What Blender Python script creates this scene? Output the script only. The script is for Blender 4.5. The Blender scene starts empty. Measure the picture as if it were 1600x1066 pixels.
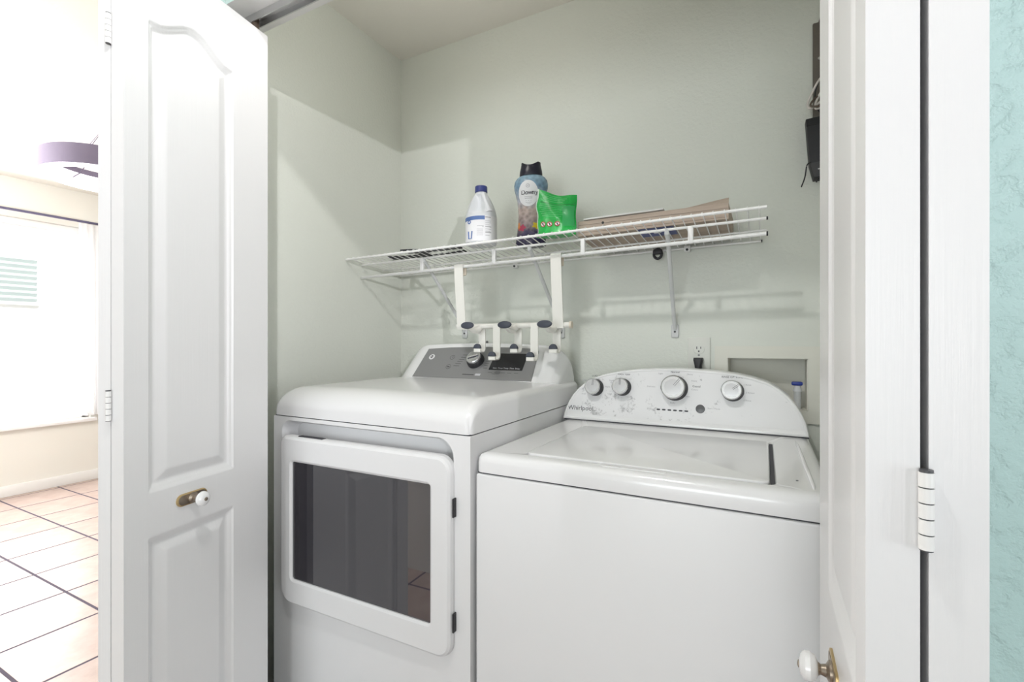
import bpy, bmesh, math, random
import numpy as np
from mathutils import Vector, Matrix
random.seed(7)
PI = math.pi
S = bpy.context.scene
COL = S.collection

# ------------------------------------------------------------------ camera
cd = bpy.data.cameras.new('camera')
cam = bpy.data.objects.new('camera', cd)
COL.objects.link(cam)
cam.location = (0, 0, 1.185)
cam.rotation_euler = (PI / 2, 0, math.radians(27.8))
cd.sensor_width = 36.0
cd.lens = 750 / 1600 * 36
cd.clip_start = 0.02
S.camera = cam

# ------------------------------------------------------------------ world, sun, lights, exposure
W = bpy.data.worlds.new('world')
S.world = W
W.use_nodes = True
W.node_tree.nodes['Background'].inputs[0].default_value = (0.93, 0.97, 1.0, 1)
W.node_tree.nodes['Background'].inputs[1].default_value = 0.9


def lamp(name, kind, loc, energy, color=(1, 1, 1), target=None, **kw):
    d = bpy.data.lights.new(name, kind)
    d.energy = energy
    d.color = color
    for k, v in kw.items():
        setattr(d, k, v)
    o = bpy.data.objects.new(name, d)
    o.location = loc
    if target is not None:
        o.rotation_euler = (Vector(target) - Vector(loc)).to_track_quat('-Z', 'Y').to_euler()
    COL.objects.link(o)
    return o


lamp('sun', 'SUN', (0, 0, 6), 7.0, (1, 0.97, 0.92), (-4.0, -2.0, 1.0), angle=0.01)
lamp('camera_side_fill', 'AREA', (-0.4, -4.45, 1.25), 68, (0.93, 0.985, 1.0), (-0.4, 0, 1.25),  # added soft fill from behind the camera, no known source there
     shape='RECTANGLE', size=2.0, size_y=1.6)
lamp('hall_right_fill', 'AREA', (4.9, -1.2, 0.95), 112, (0.94, 0.975, 1.0), (-1.1, 0.6, 0.9),  # fill added off to the right for left leaf and wall; no window
     shape='RECTANGLE', size=1.8, size_y=1.5)
lamp('photographer_lamp', 'SPOT', (3.50, -3.10, 2.0), 385, (0.98, 0.955, 1.0), (-1.25, 1.35, 1.85),
     spot_size=math.radians(26), spot_blend=0.9, shadow_soft_size=0.04)
lamp('hall_downlight', 'SPOT', (-0.45, 0.22, 2.415), 29, (0.99, 0.98, 0.97), (-0.45, 0.85, 0.6),
     spot_size=2.6, spot_blend=0.6, shadow_soft_size=0.03)
lamp('closet_fill', 'POINT', (-0.85, 1.0, 2.10), 2.9, (1, 0.96, 0.92), shadow_soft_size=0.09)  # made-up fill to lift the closet walls and ceiling, no fixture
lamp('dining_daylight', 'AREA', (-5.125, 1.15, 1.33), 48, (0.97, 0.98, 1), (-2.5, 1.15, 1.2),
     shape='RECTANGLE', size=1.4, size_y=1.4)
lamp('dining_fill', 'POINT', (-3.6, 0.3, 1.75), 100, (1, 0.985, 0.97), shadow_soft_size=0.2)  # extra out-of-view fill brightening the dining wall and ceiling, not a fixture
S.view_settings.view_transform = 'Standard'
S.view_settings.look = 'None'
S.view_settings.exposure = 0.0
S.view_settings.gamma = 1.0
S.view_settings.use_curve_mapping = False


# ------------------------------------------------------------------ materials
def mat(name, color, rough=0.5, metal=0.0, coat=0.0, spec=0.5, emit=None, es=0.0):
    m = bpy.data.materials.new(name)
    m.use_nodes = True
    b = m.node_tree.nodes['Principled BSDF']
    b.inputs['Base Color'].default_value = (*color, 1)
    b.inputs['Roughness'].default_value = rough
    b.inputs['Metallic'].default_value = metal
    b.inputs['Coat Weight'].default_value = coat
    b.inputs['Coat Roughness'].default_value = 0.05
    b.inputs['Specular IOR Level'].default_value = spec
    if emit:
        b.inputs['Emission Color'].default_value = (*emit, 1)
        b.inputs['Emission Strength'].default_value = es
    return m


def nodes(m):
    nt = m.node_tree
    return nt, nt.nodes['Principled BSDF']


def tex(m, scale=20, detail=4, rough=0.5, stretch=(1, 1, 1), kind='NOISE'):
    nt, b = nodes(m)
    tc = nt.nodes.new('ShaderNodeTexCoord')
    mp = nt.nodes.new('ShaderNodeMapping')
    mp.inputs['Scale'].default_value = stretch
    nt.links.new(tc.outputs['Object'], mp.inputs[0])
    if kind == 'NOISE':
        n = nt.nodes.new('ShaderNodeTexNoise')
        n.inputs['Scale'].default_value = scale
        n.inputs['Detail'].default_value = detail
        n.inputs['Roughness'].default_value = rough
        out = n.outputs['Fac']
    else:
        n = nt.nodes.new('ShaderNodeTexVoronoi')
        n.inputs['Scale'].default_value = scale
        out = n.outputs['Distance']
    nt.links.new(mp.outputs[0], n.inputs['Vector'])
    return out


def ramp(m, src, stops):
    nt, b = nodes(m)
    r = nt.nodes.new('ShaderNodeValToRGB')
    e = r.color_ramp.elements
    while len(e) < len(stops):
        e.new(0.5)
    for i, (p, c) in enumerate(stops):
        e[i].position = p
        e[i].color = (*c, 1)
    nt.links.new(src, r.inputs[0])
    return r.outputs[0]


def bump(m, src, strength=0.3, dist=0.002):
    nt, b = nodes(m)
    bp = nt.nodes.new('ShaderNodeBump')
    bp.inputs['Strength'].default_value = strength
    bp.inputs['Distance'].default_value = dist
    nt.links.new(src, bp.inputs['Height'])
    nt.links.new(bp.outputs[0], b.inputs['Normal'])


def basecol(m, src):
    nt, b = nodes(m)
    nt.links.new(src, b.inputs['Base Color'])


M = {}
M['closet_paint'] = mat('closet_paint', (0.73, 0.755, 0.695), 0.55)
bump(M['closet_paint'], tex(M['closet_paint'], 95, 5, 0.6), 0.45, 0.004)
M['teal_paint'] = mat('teal_paint', (0.49, 0.66, 0.64), 0.5)
_t = tex(M['teal_paint'], 38, 5, 0.55)
bump(M['teal_paint'], ramp(M['teal_paint'], _t, [(0.36, (0, 0, 0)), (0.52, (0.75,) * 3), (0.64, (1, 1, 1))]), 0.7, 0.004)
M['room_paint'] = mat('room_paint', (0.76, 0.745, 0.69), 0.6)
M['hall_paint'] = mat('hall_paint', (0.50, 0.64, 0.60), 0.6)
M['ceiling_paint'] = mat('ceiling_paint', (0.80, 0.78, 0.72), 0.7)
bump(M['ceiling_paint'], tex(M['ceiling_paint'], 60, 4), 0.3, 0.003)
M['trim_paint'] = mat('trim_paint', (0.82, 0.815, 0.80), 0.35)
M['door_paint'] = mat('door_paint', (0.80, 0.797, 0.80), 0.32)
bump(M['door_paint'], tex(M['door_paint'], 55, 4, 0.6, (3.5, 3.5, 0.09)), 0.22, 0.0015)
M['tile'] = mat('tile', (0.47, 0.37, 0.33), 0.35)
basecol(M['tile'], ramp(M['tile'], tex(M['tile'], 9, 5, 0.6), [(0.3, (0.44, 0.32, 0.28)), (0.7, (0.56, 0.45, 0.40))]))
M['grout'] = mat('grout', (0.095, 0.08, 0.115), 0.9)
M['enamel'] = mat('enamel', (0.86, 0.862, 0.868), 0.22, coat=0.35)
M['enamel_soft'] = mat('enamel_soft', (0.84, 0.843, 0.85), 0.38)
M['plastic_white'] = mat('plastic_white', (0.85, 0.85, 0.86), 0.35)
M['seam_dark'] = mat('seam_dark', (0.06, 0.06, 0.07), 0.7)
M['grey_panel'] = mat('grey_panel', (0.30, 0.30, 0.305), 0.35, metal=0.35)
M['black_gloss'] = mat('black_gloss', (0.025, 0.025, 0.028), 0.18)
M['black_plastic'] = mat('black_plastic', (0.022, 0.022, 0.026), 0.5)
M['chrome'] = mat('chrome', (0.72, 0.72, 0.73), 0.22, metal=0.9)
M['dial_face'] = mat('dial_face', (0.60, 0.60, 0.61), 0.3, metal=0.55)
M['dark_grey'] = mat('dark_grey', (0.07, 0.07, 0.075), 0.4)
M['mid_grey'] = mat('mid_grey', (0.19, 0.19, 0.20), 0.4)
M['button_grey'] = mat('button_grey', (0.11, 0.11, 0.115), 0.25)
M['ink'] = mat('ink', (0.06, 0.06, 0.07), 0.6)
M['ink_pale'] = mat('ink_pale', (0.42, 0.42, 0.44), 0.6)
M['white_ink'] = mat('white_ink', (0.62, 0.62, 0.65), 0.6)
M['smoked_glass'] = mat('smoked_glass', (0.030, 0.028, 0.036), 0.02)
M['smoked_glass'].node_tree.nodes['Principled BSDF'].inputs['IOR'].default_value = 2.1
M['wire_white'] = mat('wire_white', (0.86, 0.86, 0.85), 0.35)
M['brace_grey'] = mat('brace_grey', (0.66, 0.67, 0.67), 0.4)
M['rack_white'] = mat('rack_white', (0.84, 0.83, 0.78), 0.4)
M['rack_beige'] = mat('rack_beige', (0.80, 0.72, 0.60), 0.45)
M['rubber_navy'] = mat('rubber_navy', (0.055, 0.062, 0.085), 0.55)
M['hdpe_white'] = mat('hdpe_white', (0.74, 0.76, 0.78), 0.4)
M['hdpe_shadow'] = M['hdpe_white']
M['cap_blue'] = mat('cap_blue', (0.035, 0.05, 0.20), 0.4)
M['label_white'] = mat('label_white', (0.82, 0.82, 0.84), 0.5)
M['label_blue'] = mat('label_blue', (0.10, 0.18, 0.42), 0.5)
M['cap_navy'] = mat('cap_navy', (0.014, 0.013, 0.028), 0.3)
M['pouch_green'] = mat('pouch_green', (0.02, 0.42, 0.075), 0.25)
basecol(M['pouch_green'], ramp(M['pouch_green'], tex(M['pouch_green'], 30, 4, 0.6),
        [(0.35, (0.012, 0.34, 0.055)), (0.55, (0.02, 0.46, 0.08)), (0.75, (0.10, 0.56, 0.20))]))
bump(M['pouch_green'], tex(M['pouch_green'], 60, 4), 0.5, 0.003)
M['pouch_seal'] = mat('pouch_seal', (0.70, 0.85, 0.72), 0.3)
M['pouch_dark'] = mat('pouch_dark', (0.01, 0.27, 0.05), 0.3)
M['pouch_text'] = mat('pouch_text', (0.12, 0.56, 0.21), 0.4)
M['pouch_window'] = mat('pouch_window', (0.045, 0.40, 0.12), 0.3)
M['sign_red'] = mat('sign_red', (0.45, 0.03, 0.03), 0.5)
M['cardboard'] = mat('cardboard', (0.42, 0.33, 0.26), 0.85)
basecol(M['cardboard'], ramp(M['cardboard'], tex(M['cardboard'], 40, 4, 0.5, (0.2, 1, 4)),
        [(0.3, (0.44, 0.35, 0.29)), (0.7, (0.54, 0.45, 0.37))]))
M['foam_white'] = mat('foam_white', (0.85, 0.85, 0.83), 0.7)
M['paper_blue'] = mat('paper_blue', (0.10, 0.12, 0.30), 0.5)
M['outlet_paint'] = mat('outlet_paint', (0.72, 0.73, 0.68), 0.4)
M['box_cream'] = mat('box_cream', (0.76, 0.755, 0.68), 0.5)
M['valve_blue'] = mat('valve_blue', (0.03, 0.06, 0.35), 0.4)
M['brass'] = mat('brass', (0.62, 0.46, 0.24), 0.3, metal=0.9)
M['old_brass'] = mat('old_brass', (0.36, 0.30, 0.24), 0.35, metal=0.9)
M['steel_brown'] = mat('steel_brown', (0.135, 0.118, 0.10), 0.6)
M['cable_white'] = mat('cable_white', (0.74, 0.70, 0.66), 0.5)
M['cable_brown'] = mat('cable_brown', (0.10, 0.07, 0.05), 0.5)
M['alum'] = mat('alum', (0.55, 0.55, 0.55), 0.35, metal=0.85)
M['porcelain'] = mat('porcelain', (0.86, 0.86, 0.86), 0.12, coat=0.5)
M['lamp_bronze'] = mat('lamp_bronze', (0.20, 0.17, 0.25), 0.45)
M['lamp_light'] = mat('lamp_light', (0.9, 0.9, 0.9), 0.5, emit=(1, 0.99, 1.0), es=1.3)
M['rod'] = mat('rod', (0.10, 0.09, 0.16), 0.4)
M['shutter'] = mat('shutter', (0.58, 0.67, 0.67), 0.6)
M['stucco'] = mat('stucco', (0.85, 0.85, 0.83), 0.8)
M['vinyl'] = mat('vinyl', (0.86, 0.86, 0.86), 0.4)

# window glass and sheer cloth
g = bpy.data.materials.new('clear_glass')
g.use_nodes = True
nt = g.node_tree
nt.nodes.clear()
o_ = nt.nodes.new('ShaderNodeOutputMaterial')
mx = nt.nodes.new('ShaderNodeMixShader')
mx.inputs[0].default_value = 0.06
t_ = nt.nodes.new('ShaderNodeBsdfTransparent')
gl = nt.nodes.new('ShaderNodeBsdfGlossy')
gl.inputs['Roughness'].default_value = 0.02
nt.links.new(t_.outputs[0], mx.inputs[1])
nt.links.new(gl.outputs[0], mx.inputs[2])
nt.links.new(mx.outputs[0], o_.inputs[0])
M['clear_glass'] = g
g = bpy.data.materials.new('sheer_cloth')
g.use_nodes = True
nt = g.node_tree
nt.nodes.clear()
o_ = nt.nodes.new('ShaderNodeOutputMaterial')
mx = nt.nodes.new('ShaderNodeMixShader')
mx.inputs[0].default_value = 0.5
t_ = nt.nodes.new('ShaderNodeBsdfTranslucent')
d_ = nt.nodes.new('ShaderNodeBsdfDiffuse')
for q in (t_, d_):
    q.inputs[0].default_value = (0.9, 0.9, 0.91, 1)
nt.links.new(d_.outputs[0], mx.inputs[1])
nt.links.new(t_.outputs[0], mx.inputs[2])
nt.links.new(mx.outputs[0], o_.inputs[0])
M['sheer'] = g

# printed sleeve of the scent-bead bottle: colours by height, with mottling
m = mat('scent_sleeve', (0.4, 0.4, 0.5), 0.25)
nt, b = nodes(m)
tc = nt.nodes.new('ShaderNodeTexCoord')
sx = nt.nodes.new('ShaderNodeSeparateXYZ')
nt.links.new(tc.outputs['Object'], sx.inputs[0])
nz = nt.nodes.new('ShaderNodeTexNoise')
nz.inputs['Scale'].default_value = 55
nz.inputs['Detail'].default_value = 4
nt.links.new(tc.outputs['Object'], nz.inputs['Vector'])
ma = nt.nodes.new('ShaderNodeMath')
ma.operation = 'MULTIPLY_ADD'
ma.inputs[1].default_value = 0.06
nt.links.new(nz.outputs['Fac'], ma.inputs[0])
nt.links.new(sx.outputs['Z'], ma.inputs[2])
mr = nt.nodes.new('ShaderNodeMapRange')
mr.inputs[1].default_value = 0.03
mr.inputs[2].default_value = 0.28
nt.links.new(ma.outputs[0], mr.inputs[0])
c1 = ramp(m, mr.outputs[0], [(0.0, (0.02, 0.015, 0.045)), (0.16, (0.05, 0.04, 0.09)), (0.26, (0.30, 0.24, 0.24)),
          (0.50, (0.50, 0.40, 0.36)), (0.62, (0.40, 0.42, 0.48)), (0.78, (0.16, 0.27, 0.38)), (1.0, (0.33, 0.48, 0.58))])
nz2 = nt.nodes.new('ShaderNodeTexVoronoi')
nz2.inputs['Scale'].default_value = 70
nt.links.new(tc.outputs['Object'], nz2.inputs['Vector'])
mixc = nt.nodes.new('ShaderNodeMix')
mixc.data_type = 'RGBA'
mixc.blend_type = 'OVERLAY'
mixc.inputs[0].default_value = 0.35
nt.links.new(c1, mixc.inputs[6])
nt.links.new(nz2.outputs['Distance'], mixc.inputs[7])
nt.links.new(mixc.outputs[2], b.inputs['Base Color'])
M['scent_sleeve'] = m
M['petal_red'] = mat('petal_red', (0.42, 0.05, 0.10), 0.4)
M['petal_yellow'] = mat('petal_yellow', (0.65, 0.48, 0.03), 0.4)
M['petal_orange'] = mat('petal_orange', (0.6, 0.22, 0.05), 0.4)

# worn, slightly soiled fascia of the washer: grey smudges around the badge
m = mat('washer_fascia', (0.83, 0.83, 0.84), 0.33)
nt, b = nodes(m)
tc = nt.nodes.new('ShaderNodeTexCoord')
nz = nt.nodes.new('ShaderNodeTexNoise')
nz.inputs['Scale'].default_value = 130
nz.inputs['Detail'].default_value = 5
nz.inputs['Roughness'].default_value = 0.7
nt.links.new(tc.outputs['Object'], nz.inputs['Vector'])
n2 = nt.nodes.new('ShaderNodeTexNoise')
n2.inputs['Scale'].default_value = 22
n2.inputs['Detail'].default_value = 2
nt.links.new(tc.outputs['Object'], n2.inputs['Vector'])
sx = nt.nodes.new('ShaderNodeSeparateXYZ')
nt.links.new(tc.outputs['Object'], sx.inputs[0])
mr = nt.nodes.new('ShaderNodeMapRange')          # more wear at the badge end
mr.inputs[1].default_value = 0.20
mr.inputs[2].default_value = -0.26
mr.inputs[3].default_value = -0.05
mr.inputs[4].default_value = 0.13
nt.links.new(sx.outputs['X'], mr.inputs[0])
mu = nt.nodes.new('ShaderNodeMath')
mu.operation = 'MULTIPLY'
nt.links.new(nz.outputs['Fac'], mu.inputs[0])
nt.links.new(n2.outputs['Fac'], mu.inputs[1])
ad = nt.nodes.new('ShaderNodeMath')
ad.operation = 'ADD'
nt.links.new(mu.outputs[0], ad.inputs[0])
nt.links.new(mr.outputs[0], ad.inputs[1])
basecol(m, ramp(m, ad.outputs[0], [(0.0, (0.83, 0.83, 0.84)), (0.37, (0.83, 0.83, 0.84)), (0.48, (0.42, 0.42, 0.43))]))
M['washer_fascia'] = m


# ------------------------------------------------------------------ builders
ORG = {}


class B:
    """collects geometry in world coordinates, then links ONE mesh object"""

    def __init__(self):
        self.bm = bmesh.new()

    def _merge(self, t, mtx=None):
        if mtx is not None:
            t.transform(mtx)
        me = bpy.data.meshes.new('tmp')
        t.to_mesh(me)
        t.free()
        self.bm.from_mesh(me)
        bpy.data.meshes.remove(me)

    def box(self, a, b, bev=0.0, seg=2, mtx=None):
        t = bmesh.new()
        bmesh.ops.create_cube(t, size=1)
        a, b = Vector(a), Vector(b)
        c, d = (a + b) / 2, b - a
        for v in t.verts:
            v.co = Vector((c.x + v.co.x * d.x, c.y + v.co.y * d.y, c.z + v.co.z * d.z))
        if bev > 0:
            bmesh.ops.bevel(t, geom=t.edges[:] , offset=bev, segments=seg, profile=0.5, affect='EDGES')
        bmesh.ops.recalc_face_normals(t, faces=t.faces)
        self._merge(t, mtx)
        return self

    def cyl(self, p0, p1, r, r2=None, seg=16):
        p0, p1 = Vector(p0), Vector(p1)
        L = (p1 - p0).length
        t = bmesh.new()
        bmesh.ops.create_cone(t, cap_ends=True, segments=seg, radius1=r, radius2=r if r2 is None else r2, depth=L)
        q = (p1 - p0).to_track_quat('Z', 'Y').to_matrix().to_4x4()
        self._merge(t, Matrix.Translation((p0 + p1) / 2) @ q)
        return self

    def tube(self, pts, r, seg=8, cap=True):
        pts = [Vector(p) for p in pts]
        rings = []
        up = Vector((0.31, 0.17, 0.93)).normalized()
        for i, p in enumerate(pts):
            t = (pts[min(i + 1, len(pts) - 1)] - pts[max(i - 1, 0)]).normalized()
            a = t.cross(up)
            if a.length < 0.05:
                a = t.cross(Vector((1, 0, 0)))
            a.normalize()
            c = t.cross(a)
            rr = r[i] if isinstance(r, (list, tuple)) else r
            rings.append([self.bm.verts.new(p + (a * math.cos(2 * PI * k / seg) + c * math.sin(2 * PI * k / seg)) * rr)
                          for k in range(seg)])
        for i in range(len(rings) - 1):
            for k in range(seg):
                self.bm.faces.new((rings[i][k], rings[i][(k + 1) % seg], rings[i + 1][(k + 1) % seg], rings[i + 1][k]))
        if cap:
            self.bm.faces.new(rings[0][::-1])
            self.bm.faces.new(rings[-1])
        return self

    def lathe(self, prof, mtx=None, seg=32, sx=1.0, sy=1.0):
        """prof: (radius, height) pairs round local z"""
        t = bmesh.new()
        rings = []
        for r, z in prof:
            rings.append([t.verts.new((r * sx * math.cos(2 * PI * k / seg), r * sy * math.sin(2 * PI * k / seg), z))
                          for k in range(seg)])
        for i in range(len(rings) - 1):
            for k in range(seg):
                t.faces.new((rings[i][k], rings[i][(k + 1) % seg], rings[i + 1][(k + 1) % seg], rings[i + 1][k]))
        t.faces.new(rings[0][::-1])
        t.faces.new(rings[-1])
        bmesh.ops.recalc_face_normals(t, faces=t.faces)
        self._merge(t, mtx)
        return self

    def prism(self, poly, depth, mtx=None, bev=0.0, seg=2, both=False):
        """polygon in local xy, extruded 0..depth along local z; bevels the +z rim (both: each rim)"""
        t = bmesh.new()
        v0 = [t.verts.new((x, y, 0)) for x, y in poly]
        v1 = [t.verts.new((x, y, depth)) for x, y in poly]
        n = len(poly)
        t.faces.new(v0[::-1])
        t.faces.new(v1)
        for i in range(n):
            t.faces.new((v0[i], v0[(i + 1) % n], v1[(i + 1) % n], v1[i]))
        bmesh.ops.recalc_face_normals(t, faces=t.faces)
        if bev > 0:
            es = [e for e in t.edges if all(abs(v.co.z - depth) < 1e-7 for v in e.verts)
                  or (both and all(abs(v.co.z) < 1e-7 for v in e.verts))]
            bmesh.ops.bevel(t, geom=es, offset=bev, segments=seg, profile=0.5, affect='EDGES')
        self._merge(t, mtx)
        return self

    def ring(self, outer, inner, depth, mtx=None):
        """plate with a hole: two loops of equal length, 0..depth along local z"""
        t = bmesh.new()
        L = [[t.verts.new((x, y, z)) for x, y in lp] for z in (0, depth) for lp in (outer, inner)]
        n = len(outer)
        for i in range(n):
            j = (i + 1) % n
            t.faces.new((L[0][i], L[1][i], L[1][j], L[0][j]))
            t.faces.new((L[2][i], L[2][j], L[3][j], L[3][i]))
            t.faces.new((L[0][i], L[0][j], L[2][j], L[2][i]))
            t.faces.new((L[1][i], L[3][i], L[3][j], L[1][j]))
        bmesh.ops.recalc_face_normals(t, faces=t.faces)
        self._merge(t, mtx)
        return self

    def grid(self, fn, nu, nv):
        vs = [[self.bm.verts.new(fn(i / nu, j / nv)) for j in range(nv + 1)] for i in range(nu + 1)]
        for i in range(nu):
            for j in range(nv):
                self.bm.faces.new((vs[i][j], vs[i + 1][j], vs[i + 1][j + 1], vs[i][j + 1]))
        return self

    def text(self, body, size, mtx, depth=0.0003, align='CENTER'):
        cu = bpy.data.curves.new('t', 'FONT')
        cu.body = body
        cu.size = size
        cu.align_x = align
        cu.align_y = 'CENTER'
        cu.extrude = depth
        cu.resolution_u = 2
        ob = bpy.data.objects.new('t', cu)
        COL.objects.link(ob)
        dg = bpy.context.evaluated_depsgraph_get()
        me = bpy.data.meshes.new_from_object(ob.evaluated_get(dg))
        me.transform(mtx)
        self.bm.from_mesh(me)
        bpy.data.objects.remove(ob)
        bpy.data.curves.remove(cu)
        bpy.data.meshes.remove(me)
        return self

    def done(self, name, material, parent=None, smooth=35, origin=None):
        me = bpy.data.meshes.new(name)
        off = Vector(origin) if origin is not None else (ORG.get(parent.name) if parent else None)
        if off is None and parent is None:
            off = Vector((0, 0, 0))
        if off is None:
            off = Vector((0, 0, 0))
        bmesh.ops.translate(self.bm, vec=-off, verts=self.bm.verts)
        self.bm.to_mesh(me)
        self.bm.free()
        for q in (material if isinstance(material, (list, tuple)) else [material]):
            me.materials.append(q)
        if smooth:
            me.polygons.foreach_set('use_smooth', [True] * len(me.polygons))
            me.set_sharp_from_angle(angle=math.radians(smooth))
        o = bpy.data.objects.new(name, me)
        COL.objects.link(o)
        if parent:
            o.parent = parent
            ORG[o.name] = off          # sub-parts use the same frame
        else:
            o.location = off
            ORG[o.name] = off
        return o


def thing(name, loc, label=None, cat=None, group=None, kind=None):
    o = bpy.data.objects.new(name, None)
    o.empty_display_size = 0.1
    o.location = loc
    COL.objects.link(o)
    ORG[o.name] = Vector(loc)
    return tag(o, label, cat, group, kind)


def tag(o, label=None, cat=None, group=None, kind=None):
    if label:
        o['label'] = label
    if cat:
        o['category'] = cat
    if group:
        o['group'] = group
    if kind:
        o['kind'] = kind
    return o


def frame(o, x, y, z):
    """matrix from axes"""
    m = Matrix.Identity(4)
    for i, a in enumerate((x, y, z)):
        for r in range(3):
            m[r][i] = a[r]
    m.translation = Vector(o)
    return m


def rrect(x0, y0, x1, y1, r, n=6):
    if not isinstance(r, (list, tuple)):
        r = [r] * 4
    pts = []
    for (cx, cy, a0, q) in ((x1 - r[0], y1 - r[0], 0, r[0]), (x0 + r[1], y1 - r[1], 90, r[1]),
                            (x0 + r[2], y0 + r[2], 180, r[2]), (x1 - r[3], y0 + r[3], 270, r[3])):
        for k in range(n + 1):
            a = math.radians(a0 + 90 * k / n)
            pts.append((cx + q * math.cos(a), cy + q * math.sin(a)))
    return pts


FRONT = lambda y: frame((0, y, 0), (1, 0, 0), (0, 0, 1), (0, -1, 0))     # local xy = world xz, z = towards -y

# ------------------------------------------------------------------ structure
CE = 2.44
fl = B().box((-5.4, -4.8, -0.08), (5.2, 4.2, -0.0007)).done('floor', M['grout'], smooth=0)
fl['kind'] = 'structure'
T = 0.353
tm = None
for i in range(-9, 12):
    for j in range(-8, 10):
        x0, y0 = -2.217 + i * T, 0.67 + j * T
        cx, cy = x0 + T / 2, y0 + T / 2
        if cx < -5.3 or cx > 1.35 or cy > 4.0 or (cx > -1.6 and cy > 0.6):
            continue
        if tm is None:
            bb = B().box((-T / 2 + 0.0055, -T / 2 + 0.0055, -0.006), (T / 2 - 0.0055, T / 2 - 0.0055, 0), 0.0008, 1)
            t = bb.done('floor_tile', M['tile'], smooth=0)
            tm = t
        else:
            t = tm.copy()
            COL.objects.link(t)
        t.parent = fl
        t.location = (cx, cy, 0)
B().box((-5.3, -4.8, CE), (5.2, 4.2, CE + 0.1)).done('ceiling', M['ceiling_paint'], smooth=0)['kind'] = 'structure'
XL, YB, XR = -1.441, 1.67, 0.27
B().box((-1.55, 0.856, 0), (XL, YB + 0.12, CE)).done('wall_left', M['closet_paint'], smooth=0)['kind'] = 'structure'


def wall_with_hole(axis, name, lo, hi, z0, z1, h0, h1, hz0, hz1, t0, t1, material):
    """wall along axis from lo..hi, thickness t0..t1, hole h0..h1 x hz0..hz1"""
    b = B()
    for (a, c, p, q) in ((lo, h0, z0, z1), (h1, hi, z0, z1), (h0, h1, hz1, z1), (h0, h1, z0, hz0)):
        if c - a < 1e-4 or q - p < 1e-4:
            continue
        if axis == 'x':
            b.box((a, t0, p), (c, t1, q))
        else:
            b.box((t0, a, p), (t1, c, q))
    o = b.done(name, material, smooth=0)
    o['kind'] = 'structure'
    return o


# back wall with the washer-box cut-out
wall_with_hole('x', 'wall_back', XL, XR, 0, CE, -0.105, 0.112, 0.975, 1.132, YB, YB + 0.12, M['closet_paint'])
B().box((XR, 0.856, 0), (XR + 0.11, YB + 0.12, CE)).done('wall_right', M['closet_paint'], smooth=0)['kind'] = 'structure'
# front wall: header and returns, teal outside, white in the reveal, closet paint inside
b = B()
HB = 2.04
b.box((-1.55, 0.74, HB), (5.0, 0.856, CE))
b.box((-1.55, 0.74, 0), (-1.285, 0.856, HB))
b.box((0.185, 0.74, 0), (5.0, 0.856, HB))
b.bm.faces.ensure_lookup_table()
wf = b.done('wall_front', [M['trim_paint'], M['teal_paint'], M['closet_paint']], smooth=0)
for p in wf.data.polygons:
    p.material_index = 1 if p.normal.y < -0.5 else (2 if p.normal.y > 0.5 else 0)
wf['kind'] = 'structure'
# dining side and hall shell
wall_with_hole('y', 'wall_far_left', -4.6, 4.1, 0, CE, 0.35, 1.95, 0.535, 2.14, -5.22, -5.1, M['room_paint'])
B().box((-5.22, 4.1, 0), (-1.441, 4.2, CE)).done('wall_dining_back', M['room_paint'], smooth=0)['kind'] = 'structure'
B().box((-1.55, YB + 0.12, 0), (-1.441, 4.1, CE)).done('wall_dining_right', M['room_paint'], smooth=0)['kind'] = 'structure'
B().box((5.0, -4.6, 0), (5.1, 0.856, CE)).done('wall_hall_right', M['hall_paint'], smooth=0)['kind'] = 'structure'
B().box((-1.72, -1.5, 0), (-1.46, -0.17, CE)).done('wall_hall_left', M['trim_paint'], smooth=0)['kind'] = 'structure'
wall_with_hole('x', 'wall_hall_behind', -5.22, 5.1, 0, CE, -1.75, 1.55, 0.0, 2.15, -4.7, -4.6, M['hall_paint'])
B().box((-5.1, -4.6, 0), (-5.086, 4.1, 0.085), 0.004).done('baseboard_far_left', M['trim_paint'])['kind'] = 'structure'

# window
w = thing('window_1', (-5.16, 1.15, 0.535), 'white framed window washed out by daylight, left of the folded door', 'window', kind='structure')
y0, y1, z0, z1 = 0.35, 1.95, 0.535, 2.14
b = B()
for a, c in (((y0, z0), (y0 + 0.05, z1)), ((y1 - 0.05, z0), (y1, z1)), ((y0, z1 - 0.05), (y1, z1)), ((y0, z0), (y1, z0 + 0.05))):
    b.box((-5.2, a[0], a[1]), (-5.14, c[0], c[1]), 0.004)
b.done('window_frame', M['vinyl'], w)
B().box((-5.14, y0 - 0.03, z0 - 0.03), (-5.06, y1 + 0.03, z0 - 0.002), 0.005).done('window_sill', M['vinyl'], w)
for a, c in ((z0 + 0.05, z1 - 0.05),):
    B().box((-5.172, y0 + 0.05, a), (-5.168, y1 - 0.05, c)).done('pane', M['clear_glass'], w, smooth=0)
# curtain rod and sheer
r = thing('curtain_rod', (-5.04, 1.2, 2.18), 'thin dark curtain rod running above the bright window', 'curtain rod')
B().cyl((-5.035, 0.2, 2.181), (-5.035, 2.12, 2.181), 0.010).done('rod', M['rod'], r)
for y in (0.3, 2.1):
    B().cyl((-5.1, y, 2.181), (-5.035, y, 2.181), 0.007).done('bracket', M['rod'], r)
b = B()
b.grid(lambda u, v: (-5.035 + 0.022 * math.sin(u * 2 * PI * 6) * (0.5 + 0.5 * (1 - v)), 1.845 + 0.24 * u + 0.02 * (1 - v) * u, 0.56 + 1.608 * v), 72, 20)
tag(b.done('sheer_curtain', M['sheer'], smooth=60), 'sheer white curtain gathered at the right end of the rod beside the window', 'curtain')
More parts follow.
